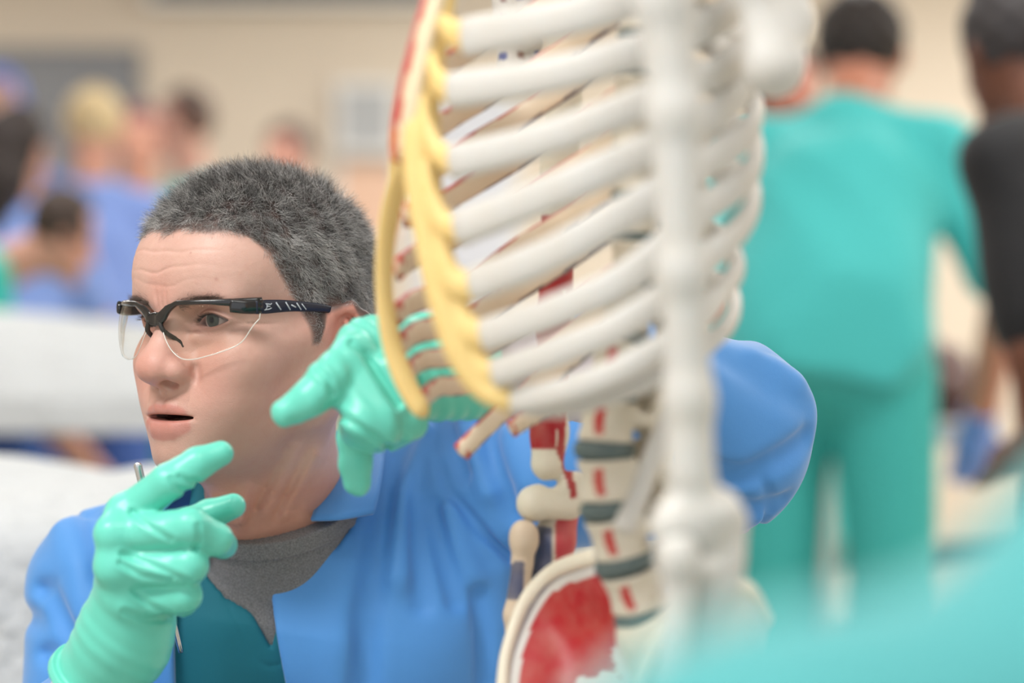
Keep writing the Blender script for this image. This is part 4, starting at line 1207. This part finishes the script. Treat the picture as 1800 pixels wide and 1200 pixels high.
    # sacrum
    sc0 = PX(1140, 1115, 1.472)
    def sacrum(P):
        d = None
        pts = [sc0, sc0 + (.012, .006, -.030), sc0 + (.030, .012, -.062), sc0 + (.036, .014, -.095), sc0 + (.022, .010, -.125)]
        rs = [.020, .020, .017, .013, .008]
        d = chain(P, pts, rs, .01)
        for s in (1, -1):
            d = smin(d, rc(P, sc0 + S_LEFT * s * .018 - S_ANT * .008, sc0 + S_LEFT * s * .042 - S_ANT * .022 + (0, 0, -.028), .016, .018), .015)
        return d
    sdf_obj('sacrum', sacrum, sc0 - (.09, .09, .15), sc0 + (.10, .09, .04), .003, M_BONE, SK, lambda P: np.tile(np.array(lin(222, 214, 196)), (len(P), 1)))

    # ---- hip bones: curved wings with a thick crest
    def wing(rows, side, red):
        R_ = np.array([cr([PX(*q) for q in r_], 12) for r_ in rows]); n2 = R_.shape[1]
        R2 = np.array([cr(R_[:, j], 12) for j in range(n2)]).transpose(1, 0, 2)
        a, b = R2.shape[:2]
        V = R2.reshape(-1, 3); F = [(i * b + j, i * b + j + 1, (i + 1) * b + j + 1, (i + 1) * b + j) for i in range(a - 1) for j in range(b - 1)]
        u = np.repeat(np.linspace(0, 1, a), b); v = np.tile(np.linspace(0, 1, b), a)
        C = np.tile(np.array(BONE), (len(V), 1))
        if red:
            lowb = .60 + .06 * np.sin(v * 13 + 1) + .02 * np.sin(v * 37) + .10 * v
            m_ = (u > .13 + .02 * np.sin(v * 9)) & (u < lowb) & (v > .05) & (v < .97)
            C[m_] = np.array(lin(172, 20, 32))
            edge = (u > .04) & (u < .07)
            C[edge] = np.array(lin(120, 112, 116))
            for (uu, vv) in ((.80, .42), (.82, .48), (.78, .54), (.84, .36)):
                C[(np.hypot((u - uu) * 1.0, (v - vv) * 2.4) < .022)] = np.array(lin(180, 80, 80))
        o = poly_tint('hip_bone', V, F, C, M_BONE, SK)
        m = o.modifiers.new('thick', 'SOLIDIFY'); m.thickness = .006; m.offset = 0
        p = cr([PX(*q) for q in rows[0]], 8)
        V, F = sweep(p, .0048, .0060, up=(0, 0, 1), nseg=12)
        e = poly_tint('iliac_crest', V, F, np.tile(np.array(lin(226, 218, 200)), (len(V), 1)), M_BONE, SK)
    wing([[(882, 1235, 1.565), (892, 1150, 1.585), (925, 1060, 1.600), (975, 1004, 1.590), (1052, 976, 1.545)],
          [(925, 1250, 1.560), (940, 1165, 1.580), (975, 1095, 1.592), (1020, 1045, 1.575), (1078, 1020, 1.535)],
          [(985, 1275, 1.550), (1000, 1200, 1.570), (1030, 1140, 1.575), (1070, 1095, 1.560), (1104, 1066, 1.525)],
          [(1050, 1300, 1.535), (1060, 1240, 1.545), (1085, 1190, 1.548), (1110, 1150, 1.538), (1128, 1118, 1.512)],
          [(1090, 1340, 1.515), (1105, 1290, 1.520), (1122, 1240, 1.522), (1140, 1200, 1.515), (1148, 1170, 1.502)]], -1, True)
    wing([[(1105, 1260, 1.330), (1135, 1170, 1.310), (1185, 1090, 1.300), (1250, 1040, 1.325), (1310, 1035, 1.380), (1345, 1085, 1.430)],
          [(1140, 1275, 1.335), (1170, 1190, 1.318), (1215, 1125, 1.312), (1265, 1080, 1.335), (1312, 1075, 1.385), (1338, 1115, 1.432)],
          [(1180, 1310, 1.345), (1205, 1245, 1.330), (1240, 1190, 1.328), (1280, 1150, 1.345), (1312, 1135, 1.392), (1330, 1165, 1.440)],
          [(1215, 1370, 1.36), (1230, 1320, 1.35), (1255, 1270, 1.35), (1280, 1240, 1.36), (1300, 1225, 1.40), (1315, 1240, 1.45)]], 1, False)
    # lower pelvis and thigh bones below the picture
    def bone(name, pts, rs, m=M_BONE, col=BONE, h=.0022, k=.006, extra=None, colf=None, pad=.03):
        p3 = [PX(*q) if len(q) == 3 and abs(q[0]) > 5 else np.array(q) for q in pts]
        f = lambda P: chain(P, p3, rs, k) if extra is None else smin(chain(P, p3, rs, k), extra(P), .006)
        lo_, hi_ = bounds(p3, max(rs) + pad)
        return sdf_obj(name, f, lo_, hi_, h, m, SK, colf or (lambda P: np.tile(np.array(col), (len(P), 1))))
    for (a, b) in (((1175, 1330, 1.36), (1160, 1345, 1.54)),):
        pass
    for (x_, Y_) in ((1225, 1.375), (1090, 1.545)):
        b0 = PX(x_, 1370, Y_)
        bone('pubis', [b0, (b0 + PX(1085, 1430, 1.43)) / 2, PX(1080, 1430, 1.44)], [.020, .010, .011])
        bone('ischium', [b0, b0 + (.02, 0, -.06), b0 + (-.005, .0, -.085)], [.020, .014, .012])
        fem = b0 + S_LEFT * (.03 if Y_ < 1.4 else -.03) + (0, 0, -.01)
        bone('femur', [b0 + (0, 0, -.005), fem, fem + (-.01, 0, -.06), fem + (-.01, 0, -.36), fem + (-.01, 0, -.40)], [.022, .016, .017, .013, .026], h=.004)
        kn = fem + (-.01, 0, -.42)
        bone('tibia', [kn, kn + (0, 0, -.05), kn + (0, 0, -.30)], [.026, .014, .012], h=.004)
    # pole and wheeled stand
    V, F = sweep([(sc0[0] + .07, sc0[1] + .03, .05), (sc0[0] + .07, sc0[1] + .03, .76), (sc0[0] + .06, sc0[1] + .02, .775)], .010, up=(0, 1, 0), nseg=16)
    poly_obj('stand_pole', V, F, mat('chromed_tube', lin(200, 200, 204), .25, metal=1), SK)
    for k in range(5):
        a = k * 2 * math.pi / 5 + .3
        c0 = np.array((sc0[0] + .07, sc0[1] + .03, .05))
        V, F = sweep([c0, c0 + (math.cos(a) * .16, math.sin(a) * .16, -.01), c0 + (math.cos(a) * .27, math.sin(a) * .27, -.025)], .013, nseg=10)
        poly_obj('stand_foot', V, F, mat('black_cast_foot', (.03, .03, .03), .4), SK)

    # ---- near arm (left): upper arm bone, elbow, forearm bones
    def hum_near(P):
        pts = [PX(1165, -330, 1.235), PX(1158, -200, 1.225), PX(1168, 0, 1.22), PX(1186, 200, 1.22), PX(1200, 480, 1.222), PX(1212, 700, 1.225), PX(1214, 830, 1.226)]
        d = chain(P, pts, [.026, .017, .0142, .0128, .0118, .0115, .0125], .01)
        d = smin(d, ell(P, PX(1232, 905, 1.228), (.0190, .014, .0125)), .014)
        d = smin(d, ell(P, PX(1272, 900, 1.236), (.0085, .010, .0105)), .010)
        d = smin(d, rc(P, PX(1185, 935, 1.222), PX(1255, 945, 1.230), .0105, .0110), .006)
        d = smin(d, ell(P, PX(1176, 920, 1.222), (.0085, .010, .0105)), .008)
        d = smax(d, -ell(P, PX(1188, 862, 1.208), (.0060, .008, .0065)), .004)
        return d
    c_h = lambda P: np.where((np.abs(np.sin(P[:, [2]] * 90 + 1)) > .997) & (P[:, [2]] < .98) & (P[:, [0]] < .085), np.array([lin(120, 120, 150)]), np.array([BONE]))
    lo_, hi_ = bounds([PX(1165, -330, 1.235), PX(1260, 960, 1.235)], .034)
    sdf_obj('humerus', hum_near, lo_, hi_, .0022, M_BONE, SK, c_h)
    def uln(P):
        d = rc(P, PX(1278, 915, 1.238), PX(1262, 1020, 1.236), .0110, .0110)
        d = smin(d, chain(P, [PX(1250, 985, 1.234), PX(1240, 1150, 1.235), PX(1228, 1400, 1.235), PX(1215, 1720, 1.235)], [.0130, .0095, .0075, .0070], .008), .012)
        d = smin(d, ell(P, PX(1225, 1000, 1.226), (.0100, .011, .0070)), .006)
        return d
    sdf_obj('ulna', uln, *bounds([PX(1278, 915, 1.238), PX(1215, 1720, 1.235)], .026), .0024, M_BONE, SK, lambda P: np.tile(np.array(BONE), (len(P), 1)))
    bone('radius', [(1190, 972, 1.216), (1192, 988, 1.216), (1194, 1040, 1.217), (1180, 1200, 1.212), (1165, 1450, 1.205), (1160, 1720, 1.205)], [.0108, .0104, .0078, .0088, .0078, .0125], k=.004)
    for k in range(5):
        b0 = PX(1160 + k * 14, 1760, 1.215); b1 = b0 + ((k - 2) * .010, 0, -.07); b2 = b1 + ((k - 2) * .006, 0, -.08)
        bone('finger_bones', [b0, b1, b2], [.006, .0055, .004], h=.003)
    # ---- far arm (right): red painted shaft
    def hum_far(P):
        pts = [PX(1010, -180, 1.653), PX(1000, 0, 1.653), PX(985, 300, 1.653), PX(975, 560, 1.648), PX(966, 760, 1.643), PX(962, 815, 1.640)]
        d = chain(P, pts, [.025, .0135, .0120, .0115, .0112, .0112], .01)
        d = smin(d, ell(P, PX(934, 885, 1.636), (.0100, .011, .0112)), .010)
        d = smin(d, rc(P, PX(948, 885, 1.634), PX(1000, 888, 1.634), .0100, .0100), .008)
        d = smin(d, ell(P, PX(1008, 860, 1.640), (.0100, .010, .0125)), .008)
        d = smax(d, -ell(P, PX(976, 852, 1.622), (.0085, .008, .0070)), .004)
        return d
    def c_far(P):
        px, py = px_of(P)
        C = np.tile(np.array(lin(214, 206, 188)), (len(P), 1))
        # strips of paint run down the shaft
        side = px - (985 + (py - 300) * (-.05))
        red = ((side < 17) & (py < 788) & (py > 380)) | ((np.abs(side - 25 - np.clip(py - 790, 0, 80) * .35) < 7) & (py > 380) & (py < 875))
        C[red] = np.array(lin(160, 16, 30))
        return C
    sdf_obj('humerus', hum_far, *bounds([PX(1010, -180, 1.653), PX(935, 900, 1.638)], .034), .0022, M_BONE, SK, c_far)
    bone('radius', [(921, 938, 1.628), (921, 950, 1.628), (918, 990, 1.630), (908, 1080, 1.632), (915, 1250, 1.634), (925, 1500, 1.634)], [.0096, .0092, .0068, .0084, .0078, .0110], k=.004,
         colf=lambda P: np.where((np.abs(px_of(P)[1] - 1020) < 32)[:, None] & (px_of(P)[0] < 922)[:, None], np.array([lin(80, 84, 110)]), np.array([lin(206, 186, 164)])))
    def c_ul(P):
        px, py = px_of(P)
        C = np.tile(np.array(lin(206, 196, 180)), (len(P), 1))
        C[(px < 972) & (py > 925) & (py < 1040)] = np.array(lin(72, 84, 120))
        C[(px >= 978) & (py > 900)] = np.array(lin(186, 60, 70))
        C[(py > 1040)] = np.array(lin(150, 40, 50))
        return C
    bone('ulna', [(985, 905, 1.650), (975, 950, 1.648), (962, 1010, 1.648), (950, 1090, 1.648), (945, 1250, 1.648), (940, 1500, 1.643)], [.0125, .0135, .0120, .0090, .0075, .0070], colf=c_ul)
    # ---- shoulder blades
    def scap(px, py, Y, tilt, mirror):
        def f(P):
            q = np.array([PX(a, b, Y) for a, b in ((px[0], py[0]), (px[1], py[1]), (px[2], py[2]))])
            d = chain(P, [q[0], q[1], q[2], q[0]], [.010, .009, .012, .010], .01)
            # thin blade between the borders
            n_ = np.cross(q[1] - q[0], q[2] - q[0]); n_ /= np.linalg.norm(n_)
            hgt = np.abs((P - q[0].astype(np.float32)) @ n_.astype(np.float32)) - .0045
            e = None
            for i in range(3):
                a, b = q[i], q[(i + 1) % 3]; c = q[(i + 2) % 3]
                o_ = np.cross(n_, b - a); o_ /= np.linalg.norm(o_)
                if (c - a) @ o_ > 0: o_ = -o_
                s_ = (P - a.astype(np.float32)) @ o_.astype(np.float32)
                e = s_ if e is None else np.maximum(e, s_)
            return smin(d, np.maximum(hgt, e), .006)
        return f
    def nearscap(P):
        a, b, c = PX(1362, 118, 1.330), PX(1288, -190, 1.345), PX(1392, -260, 1.365)
        g_ = PX(1215, -250, 1.27)
        d = chain(P, [a, PX(1318, -20, 1.335), b, g_], [.0150, .0080, .0080, .014], .012)
        d = smin(d, chain(P, [a, PX(1384, 40, 1.345), PX(1372, -120, 1.36), c], [.0135, .0125, .008, .007], .012), .012)
        d = smin(d, chain(P, [b, c], [.007, .007]), .01)
        for t in np.linspace(0, 1, 9):
            m0 = a * (1 - t) + b * t; m1 = a * (1 - t) + c * t
            d = smin(d, rc(P, m0, m1, .0055, .0055), .006)
        d = smin(d, chain(P, [PX(1385, -170, 1.37), PX(1300, -215, 1.33), PX(1200, -300, 1.25)], [.006, .009, .011], .01), .008)
        return d
    sdf_obj('scapula', nearscap, *bounds([PX(1362, 118, 1.33), PX(1215, -330, 1.25), PX(1392, -260, 1.37)], .03), .0024, M_BONE, SK, lambda P: np.tile(np.array(BONE), (len(P), 1)))
    def farscap(P):
        a, b, c = PX(905, 128, 1.665), PX(870, -110, 1.69), PX(960, -150, 1.66)
        d = chain(P, [a, b, c, a], [.010, .0075, .008, .010], .01)
        for t in np.linspace(0, 1, 9):
            d = smin(d, rc(P, a * (1 - t) + b * t, a * (1 - t) + c * t, .005, .005), .006)
        d = smin(d, rc(P, PX(890, 60, 1.66), PX(935, 75, 1.655), .0060, .0080), .006)
        return d
    def c_fs(P):
        C = np.tile(np.array(lin(196, 192, 186)), (len(P), 1))
        k = np.sin(P[:, 0] * 260) * np.sin(P[:, 2] * 230 + 1)
        C[k > .72] = np.array(lin(70, 84, 140)); C[k < -.8] = np.array(lin(120, 90, 84))
        return C
    sdf_obj('scapula', farscap, *bounds([PX(905, 128, 1.665), PX(870, -110, 1.69), PX(960, -150, 1.66)], .03), .0024, M_BONE, SK, c_fs)
    # collar bones, neck and skull above the picture
    bone('clavicle', [PX(1215, -300, 1.26), PX(1050, -330, 1.33), PX(900, -250, 1.36), PX(795, -190, 1.41)], [.009, .0065, .0065, .010])
    bone('clavicle', [PX(1000, -220, 1.71), PX(930, -260, 1.62), PX(850, -230, 1.52), PX(790, -190, 1.45)], [.009, .0065, .0065, .010])
    for k in range(9):
        c0 = PX(1140 - k * 7, -112 - k * 52, 1.47)
        W = c0 + V0[:, [0]] * .55 * (-S_ANT) + V0[:, [1]] * .55 * S_LEFT + V0[:, [2]] * .62 * S_UP
        mesh_np('vertebra', W, F0, M_BONE, SK, True, np.tile(np.array(BONE), (len(W), 1)))
    skc = PX(1050, -760, 1.46)
    def skull(P):
        q = ((P - A(*skc)) @ np.stack([S_LEFT, -S_ANT, S_UP], 1).astype(np.float32)).astype(np.float32)
        Q = q.copy(); Q[:, 0] = np.abs(Q[:, 0])
        d = ell(q, (0, .005, .03), (.070, .090, .072))
        d = smin(d, ell(q, (0, -.045, -.03), (.050, .040, .055)), .03)
        d = smax(d, -ell(Q, (.030, -.083, .0), (.017, .02, .015)), .006)
        d = smax(d, -ell(q, (0, -.085, -.028), (.010, .02, .014)), .004)
        d = smin(d, chain(Q, [(.045, .0, -.04), (.042, -.01, -.085), (.012, -.075, -.100)], [.010, .012, .012], .01), .008)
        return d
    sdf_obj('skull', skull, skc - .13, skc + .12, .004, M_BONE, SK, lambda P: np.tile(np.array(BONE), (len(P), 1)))
# ------------------------------------------------------------------ people in the background
def person(label, base, height, facing, shirt, pants, skin, hair, bend=0.0, arms=((.25, .9, .2), (.25, .9, .2)), hairlong=0, sleeve=True, group=None, bun=False, shoulder=.20, cap=None, res=1.0, glove=None, gown=None):
    """a standing figure. facing: angle of the chest, 0 = towards the camera (-Y), positive turns to his left.
    bend: forward lean of the trunk in radians. arms: per side (raise forward, elbow bend, out) in radians"""
    s = height / 1.75
    t = thing('person', label, 'person', (base[0], base[1], 0), group)
    fwd = np.array((math.sin(facing), -math.cos(facing), 0)); lft = np.array((math.cos(facing), math.sin(facing), 0)); up = np.array((0, 0, 1.0))
    O = np.array((base[0], base[1], 0.0))
    def W(l, f, u): return O + lft * l * s + fwd * f * s + up * u * s
    cb, sb = math.cos(bend), math.sin(bend)
    def T(l, f, u):
        """trunk coordinates hinge at the hips"""
        du = u - .95
        return W(l, f * cb + du * sb - .12 * sb, .95 + du * cb - f * sb)
    hipL, hipR = W(.095, 0, .92), W(-.095, 0, .92)
    kn = [W(.11, .02, .50), W(-.11, .02, .50)]; an = [W(.11, -.02, .10), W(-.11, -.02, .10)]
    def trousers(P):
        d = ell(P, W(0, 0, .96), (.17 * s, .125 * s, .13 * s), None)
        for h_, k_, a_ in ((hipL, kn[0], an[0]), (hipR, kn[1], an[1])):
            d = smin(d, chain(P, [h_, k_, a_], [.098 * s, .078 * s, .070 * s], .02), .04)
        return np.maximum(d, .04 - P[:, 2])
    sh = [T(shoulder - .03, 0, 1.385), T(-(shoulder - .03), 0, 1.385)]
    arm = []
    for i, (rf, eb, outw) in enumerate(arms):
        sg = 1 if i == 0 else -1
        dirn = lft * sg * math.sin(outw) + (fwd * math.sin(rf) - up * math.cos(rf)) * math.cos(outw)
        el = sh[i] + dirn * .29 * s
        d2 = lft * -sg * .25 + (fwd * math.sin(rf + eb) - up * math.cos(rf + eb)); d2 /= np.linalg.norm(d2)
        wr_ = el + d2 * .26 * s; hd = wr_ + d2 * .09 * s
        arm.append((el, wr_, hd, d2))
    def shirt_f(P):
        d = chain(P, [T(0, 0, 1.27), T(0, .0, 1.08), T(0, 0, .98)], [.150 * s, .150 * s, .155 * s], .05)
        d = smin(d, rc(P, sh[0], T(0, 0, 1.425), .062 * s, .070 * s), .05)
        d = smin(d, rc(P, sh[1], T(0, 0, 1.425), .062 * s, .070 * s), .05)
        d = smin(d, rc(P, T(.065, .0, 1.27), T(.065, 0, 1.0), .115 * s, .125 * s), .06)
        d = smin(d, rc(P, T(-.065, .0, 1.27), T(-.065, 0, 1.0), .115 * s, .125 * s), .06)
        low = (P - T(0, 0, .88).astype(np.float32)) @ ((T(0, 0, 1) - T(0, 0, 0)) / np.linalg.norm(T(0, 0, 1) - T(0, 0, 0))).astype(np.float32)
        d = smax(d, -low, .01)
        for i in (0, 1):
            e = arm[i][0] * .82 + sh[i] * .18 if sleeve else arm[i][1]
            d = smin(d, rc(P, sh[i], e, .064 * s, .066 * s if sleeve else .045 * s), .04)
        d = d + .006 * np.sin(P[:, 0] * 31 + 3 * np.sin(P[:, 2] * 9)) * np.sin(P[:, 2] * 14 + P[:, 0] * 9)
        return smax(d, -rc(P, T(0, .01, 1.47), T(0, .03, 1.60), .062 * s, .075 * s), .01)
    hc = T(0, .035 + .03 * (bend > .2), 1.645)
    hax = np.stack([lft, -fwd * cb + up * -0 , up], 1)
    def H(l, f, u): return hc + lft * l * s + (fwd * f * (cb * .6 + .4) - up * sb * f * .6) * s + (up * u * (cb * .5 + .5) + fwd * sb * u * .5) * s
    def skin_f(P):
        d = ell(P, H(0, -.012, .020), (.080 * s, .088 * s, .095 * s))
        d = smin(d, ell(P, H(0, .022, -.045), (.058 * s, .058 * s, .070 * s)), .03)
        d = smin(d, rc(P, H(0, .085, .0), H(0, .100, -.022), .010 * s, .013 * s), .012)      # nose
        d = smin(d, ell(P, H(0, .075, -.100), (.022 * s, .020 * s, .018 * s)), .02)           # chin
        for sg in (1, -1):
            d = smin(d, ell(P, H(.078 * sg, -.005, -.008), (.014 * s, .018 * s, .030 * s)), .008)
            d = smax(d, -ell(P, H(.032 * sg, .092, .008), (.016 * s, .014 * s, .010 * s)), .01)
        d = smin(d, rc(P, H(0, -.02, -.05), T(0, 0, 1.40), .055 * s, .062 * s), .03)
        for i in (0, 1):
            e, w_, h_, dd = arm[i]
            d = smin(d, chain(P, [sh[i], e, w_], [.046 * s, .042 * s, .030 * s], .02), .03)
            side = np.cross(dd, up); side /= np.linalg.norm(side) + 1e-6
            d = smin(d, rc(P, w_, h_, .028 * s, .034 * s), .02)
            for k in range(4):
                o_ = side * (k - 1.5) * .017 * s
                d = smin(d, rc(P, h_ + o_, h_ + o_ * 1.15 + dd * (.060 - .008 * abs(k - 1.3)) * s - up * .012 * s, .0095 * s, .0080 * s), .008)
            d = smin(d, rc(P, w_ + dd * .03 * s, w_ + dd * .075 * s + side * (.045 if i else -.045) * s, .012 * s, .010 * s), .01)
        return d
    hs = .010 * s
    pad = .12
    allp = [W(0, 0, 0), hc + .12, hc - .12, sh[0], sh[1]] + [a[2] for a in arm] + [a[0] for a in arm]
    lo_, hi_ = bounds(allp, pad + .05)
    lo_[2] = .0
    mk = lambda nm, c, r=.7, **k: mat(nm, c, r, **k)
    up_lo = lo_.copy(); up_lo[2] = .35
    body = sdf_obj('body', skin_f, up_lo, hi_, .010 * res, mk('skin_tone', skin, .5), t)
    sdf_obj('shirt', shirt_f, up_lo, hi_, .012 * res, mk('scrub_cloth', shirt, .75, bump=(25, .3, .01), sheen=.15), t)
    sdf_obj('trousers', trousers, bounds([W(0, 0, 0)], .30 * s)[0] * (1, 1, 0), bounds([W(0, 0, 1.1)], .30 * s)[1], .014 * res, mk('trouser_cloth', pants, .8), t)
    for a_ in an:
        V, F = sweep([a_ + fwd * -.05 + up * -.05, a_ + fwd * .06 + up * -.055, a_ + fwd * .17 + up * -.07], [.042, .045, .036], [.045, .042, .028], nseg=14)
        poly_obj('shoe', V, F, mk('shoe', (.04, .04, .045), .5), t)
    def hair_f(P):
        d = ell(P, H(0, -.020, .030), (.090 * s, .098 * s, .100 * s))
        if hairlong: d = smin(d, chain(P, [H(0, -.06, .02), H(0, -.085, -.10), H(0, -.09, -.10 - hairlong)], [.085 * s, .075 * s, .045 * s], .03), .03)
        if bun: d = smin(d, ell(P, H(0, -.115, .06), (.045 * s, .045 * s, .045 * s)), .02)
        n_ = fwd.astype(np.float32)
        face = np.maximum(-((P - H(0, .045, .055).astype(np.float32)) @ n_), ((P - H(0, 0, .070).astype(np.float32))[:, 2]))
        d = smax(d, -face, .015)
        # shave off below the nape for short hair
        if not hairlong: d = smax(d, -((P - H(0, 0, -.045).astype(np.float32))[:, 2]), .02)
        return d + .003 * np.sin(P[:, 0] * 120) * np.sin(P[:, 2] * 130) 
    lo2, hi2 = bounds([hc], .16 * s); lo2[2] -= hairlong * s + .05; lo2 -= .05; hi2 += .05
    sdf_obj('hair' if cap is None else 'cap', hair_f, lo2, hi2, .006 * res, mk('hair_tone', hair if cap is None else cap, .6), t)
    if gown is not None: pass
    if glove is not None:
        for i in (0, 1):
            e, w_, h_, dd = arm[i]
            m_ = lambda P: np.maximum(skin_f(P) - .003, -((P - w_.astype(np.float32)) @ dd.astype(np.float32)))
            lo3, hi3 = bounds([w_, h_ + dd * .06], .07)
            sdf_obj('glove', m_, lo3, hi3, .006, mk('nitrile', glove, .4), t)
    return t

TEAL = lin(72, 190, 190); BLUEP = lin(132, 158, 222)
if want('people'):
    def stand(px, Y): return (PX(px, 0, Y)[0], Y)
    SK1 = lin(206, 150, 128); SKD = lin(104, 66, 52)
    # right: bent man in teal seen from behind
    person('person in teal scrubs seen from behind, bending forward right of the skeleton', stand(1462, 4.75), 1.87, math.radians(162), TEAL, lin(64, 178, 174), lin(196, 132, 108), lin(40, 32, 30), bend=.46, arms=((.55, .5, .10), (.12, .35, .42)), shoulder=.212, glove=lin(120, 150, 220), res=.8)
    person('person in teal scrubs standing half hidden behind the shoulder blade of the skeleton', stand(1352, 6.6), 1.84, math.radians(20), TEAL, TEAL, lin(176, 110, 92), lin(34, 28, 28), bend=.1)
    person('person in black shirt and black trousers leaning forward at the right edge', stand(2035, 3.55), 1.72, math.radians(-150), lin(26, 26, 30), lin(8, 8, 10), lin(112, 70, 54), lin(60, 56, 58), bend=.48, arms=((-.30, .50, .05), (.1, .9, .1)), shoulder=.20)
    # left background
    person('person in light blue scrubs seen from behind, in front of the grey board', stand(164, 7.8), 1.85, math.radians(176), BLUEP, lin(70, 100, 170), SK1, lin(214, 190, 146), arms=((.5, .6, .1), (.5, .6, .1)), bun=True)
    person('person in light blue scrubs at the left edge, long hair hanging down the back', stand(24, 7.0), 1.72, math.radians(150), BLUEP, lin(70, 100, 170), SK1, lin(46, 36, 34), hairlong=.24, arms=((.5, .7, .1), (.5, .7, .1)))
    person('person in teal scrubs facing left, standing beside the right end of the grey board', stand(336, 8.7), 1.94, math.radians(-60), TEAL, TEAL, lin(214, 160, 142), lin(78, 54, 44), arms=((.2, .5, .1), (.2, .5, .1)), shoulder=.20)
    person('person in maroon top standing far back between the light blue and the teal scrubs', stand(246, 10.0), 2.0, math.radians(10), lin(120, 70, 96), lin(60, 50, 70), SK1, lin(110, 60, 74), shoulder=.17)
    person('person in pale pink top standing alone by the far wall', stand(512, 10.2), 1.95, math.radians(-30), lin(222, 196, 190), lin(120, 110, 110), lin(206, 150, 132), lin(74, 56, 54), shoulder=.14)
    person('tall person wearing a blue cap at the far left edge', stand(-6, 8.6), 2.0, math.radians(10), lin(110, 130, 190), lin(90, 100, 150), lin(200, 158, 142), lin(60, 50, 48), cap=lin(96, 116, 190))
    # nearer shoulder in teal at the left edge, leaning low
    person('person in teal scrubs bending low at the left edge above the white sheet', stand(-215, 6.05), 1.70, math.radians(105), lin(20, 178, 162), TEAL, SK1, lin(60, 44, 36), bend=.85, arms=((.4, .3, .1), (.4, .3, .1)))

    # foreground: shoulder and back in teal scrubs, out of focus
    def fore():
        t = thing('person', 'blurred shoulder of someone in teal scrubs in the bottom right foreground', 'person', (.24, .68, 0))
        nk = np.array((.215, .60, 1.055))
        def f(P):
            d = rc(P, (.068, .560, .916), (.205, .620, .974), .055, .060)
            d = smin(d, rc(P, (.200, .62, .985), (.37, .68, .99), .060, .06), .05)
            d = smin(d, ell(P, (.24, .68, .76), (.17, .10, .24)), .07)
            d = smin(d, rc(P, (.060, .560, .925), (.02, .55, .62), .055, .048), .04)
            return np.maximum(d, .45 - P[:, 2])
        sdf_obj('shirt', f, (-.07, .44, .43), (.45, .82, 1.10), .006, mat('teal_scrub_cloth', lin(74, 156, 158), .8, sheen=.2, bump=(40, .3, .004)), t)
        def g_(P):
            d = rc(P, (.275, .65, .99), (.29, .63, 1.13), .055, .052)
            d = smin(d, ell(P, (.30, .61, 1.21), (.075, .09, .105)), .03)
            d = smin(d, rc(P, (.02, .55, .63), (.10, .42, .56), .040, .03), .02)
            return d
        sdf_obj('body', g_, (-.05, .34, .48), (.42, .76, 1.36), .006, mat('skin_tone', lin(200, 146, 124), .5), t)
        def h_(P):
            d = ell(P, (.302, .625, 1.225), (.083, .095, .105))
            return smax(d, -np.maximum(P[:, 1] - .565, P[:, 2] - 1.24) * -1.0 * -1.0, .02)
        sdf_obj('hair', h_, (.20, .50, 1.10), (.41, .75, 1.35), .005, mat('hair_tone', lin(60, 44, 36), .6), t)
        def tr_(P):
            return np.maximum(smin(rc(P, (.16, .68, .60), (.16, .68, .06), .10, .07), rc(P, (.32, .68, .60), (.33, .68, .06), .10, .07), .04), .03 - P[:, 2])
        sdf_obj('trousers', tr_, (.02, .52, .02), (.48, .84, .74), .012, mat('teal_trouser_cloth', lin(60, 160, 158), .8), t)
    fore()
    # table with the brown specimen, right background
    tx0, tx1 = PX(1500, 0, 5.25)[0], PX(1706, 0, 5.25)[0]
    zt = PX(0, 745, 5.25)[2]
    t = thing('steel_table', 'light steel table with a thick edge right of the person in teal', 'table', ((tx0 + tx1) / 2, 5.7, 0))
    poly_obj('table_top', *boxm((tx0 - .1, 5.25, zt - .045), (tx1, 6.1, zt)), mat('pale_steel', lin(190, 190, 196), .4), t, False)
    for a_ in (tx0 - .05, tx1 - .10):
        for b_ in (5.35, 6.0):
            V, F = sweep([(a_, b_, 0), (a_, b_, zt - .036)], .02, up=(0, 1, 0), nseg=10); poly_obj('leg', V, F, mat('pale_steel_leg', lin(200, 200, 196), .4), t)
    poly_obj('shelf', *boxm((tx0 - .06, 5.35, .30), (tx1 - .06, 6.0, .33)), mat('pale_shelf', lin(214, 210, 198), .6), t, False)
    def lump(P):
        d = ell(P, PX(1610, 690, 5.65), (.115, .16, .105))
        d = smin(d, rc(P, PX(1560, 600, 5.75), PX(1680, 690, 5.60), .06, .075), .06)
        d = smin(d, rc(P, PX(1545, 700, 5.50), PX(1560, 640, 5.60), .055, .04), .04)
        d = smin(d, rc(P, PX(1650, 640, 5.60), PX(1700, 715, 5.50), .05, .055), .04)
        d = d + .006 * np.sin(P[:, 0] * 55) * np.sin(P[:, 2] * 60 + P[:, 1] * 30)
        return np.maximum(d, zt + .002 - P[:, 2])
    o = sdf_obj('specimen', lump, PX(1500, 760, 5.65) - (0, .3, .05), PX(1760, 540, 5.65) + (0, .3, .05), .008, mat('brown_preserved_tissue', lin(98, 66, 60), .5, noise=(20, .6, lin(60, 36, 34)), bump=(40, .4, .01)))
    tag(o, 'dark brown preserved specimen lying on the light steel table', 'specimen')
    bt = thing('storage_box', 'whitish plastic box under the steel table at the right', 'box', (PX(1640, 0, 5.6)[0], 5.6, .33))
    a_ = PX(1590, 0, 5.5)[0]
    bevel(poly_obj('body', *boxm((a_, 5.46, .331), (tx1 - .14, 5.9, .66)), mat('white_plastic', lin(222, 216, 204), .5), bt, False), .01)
    bevel(poly_obj('lid', *boxm((a_ - .01, 5.45, .661), (tx1 - .13, 5.91, .68)), mat('white_plastic_lid', lin(232, 228, 218), .5), bt, False), .006)
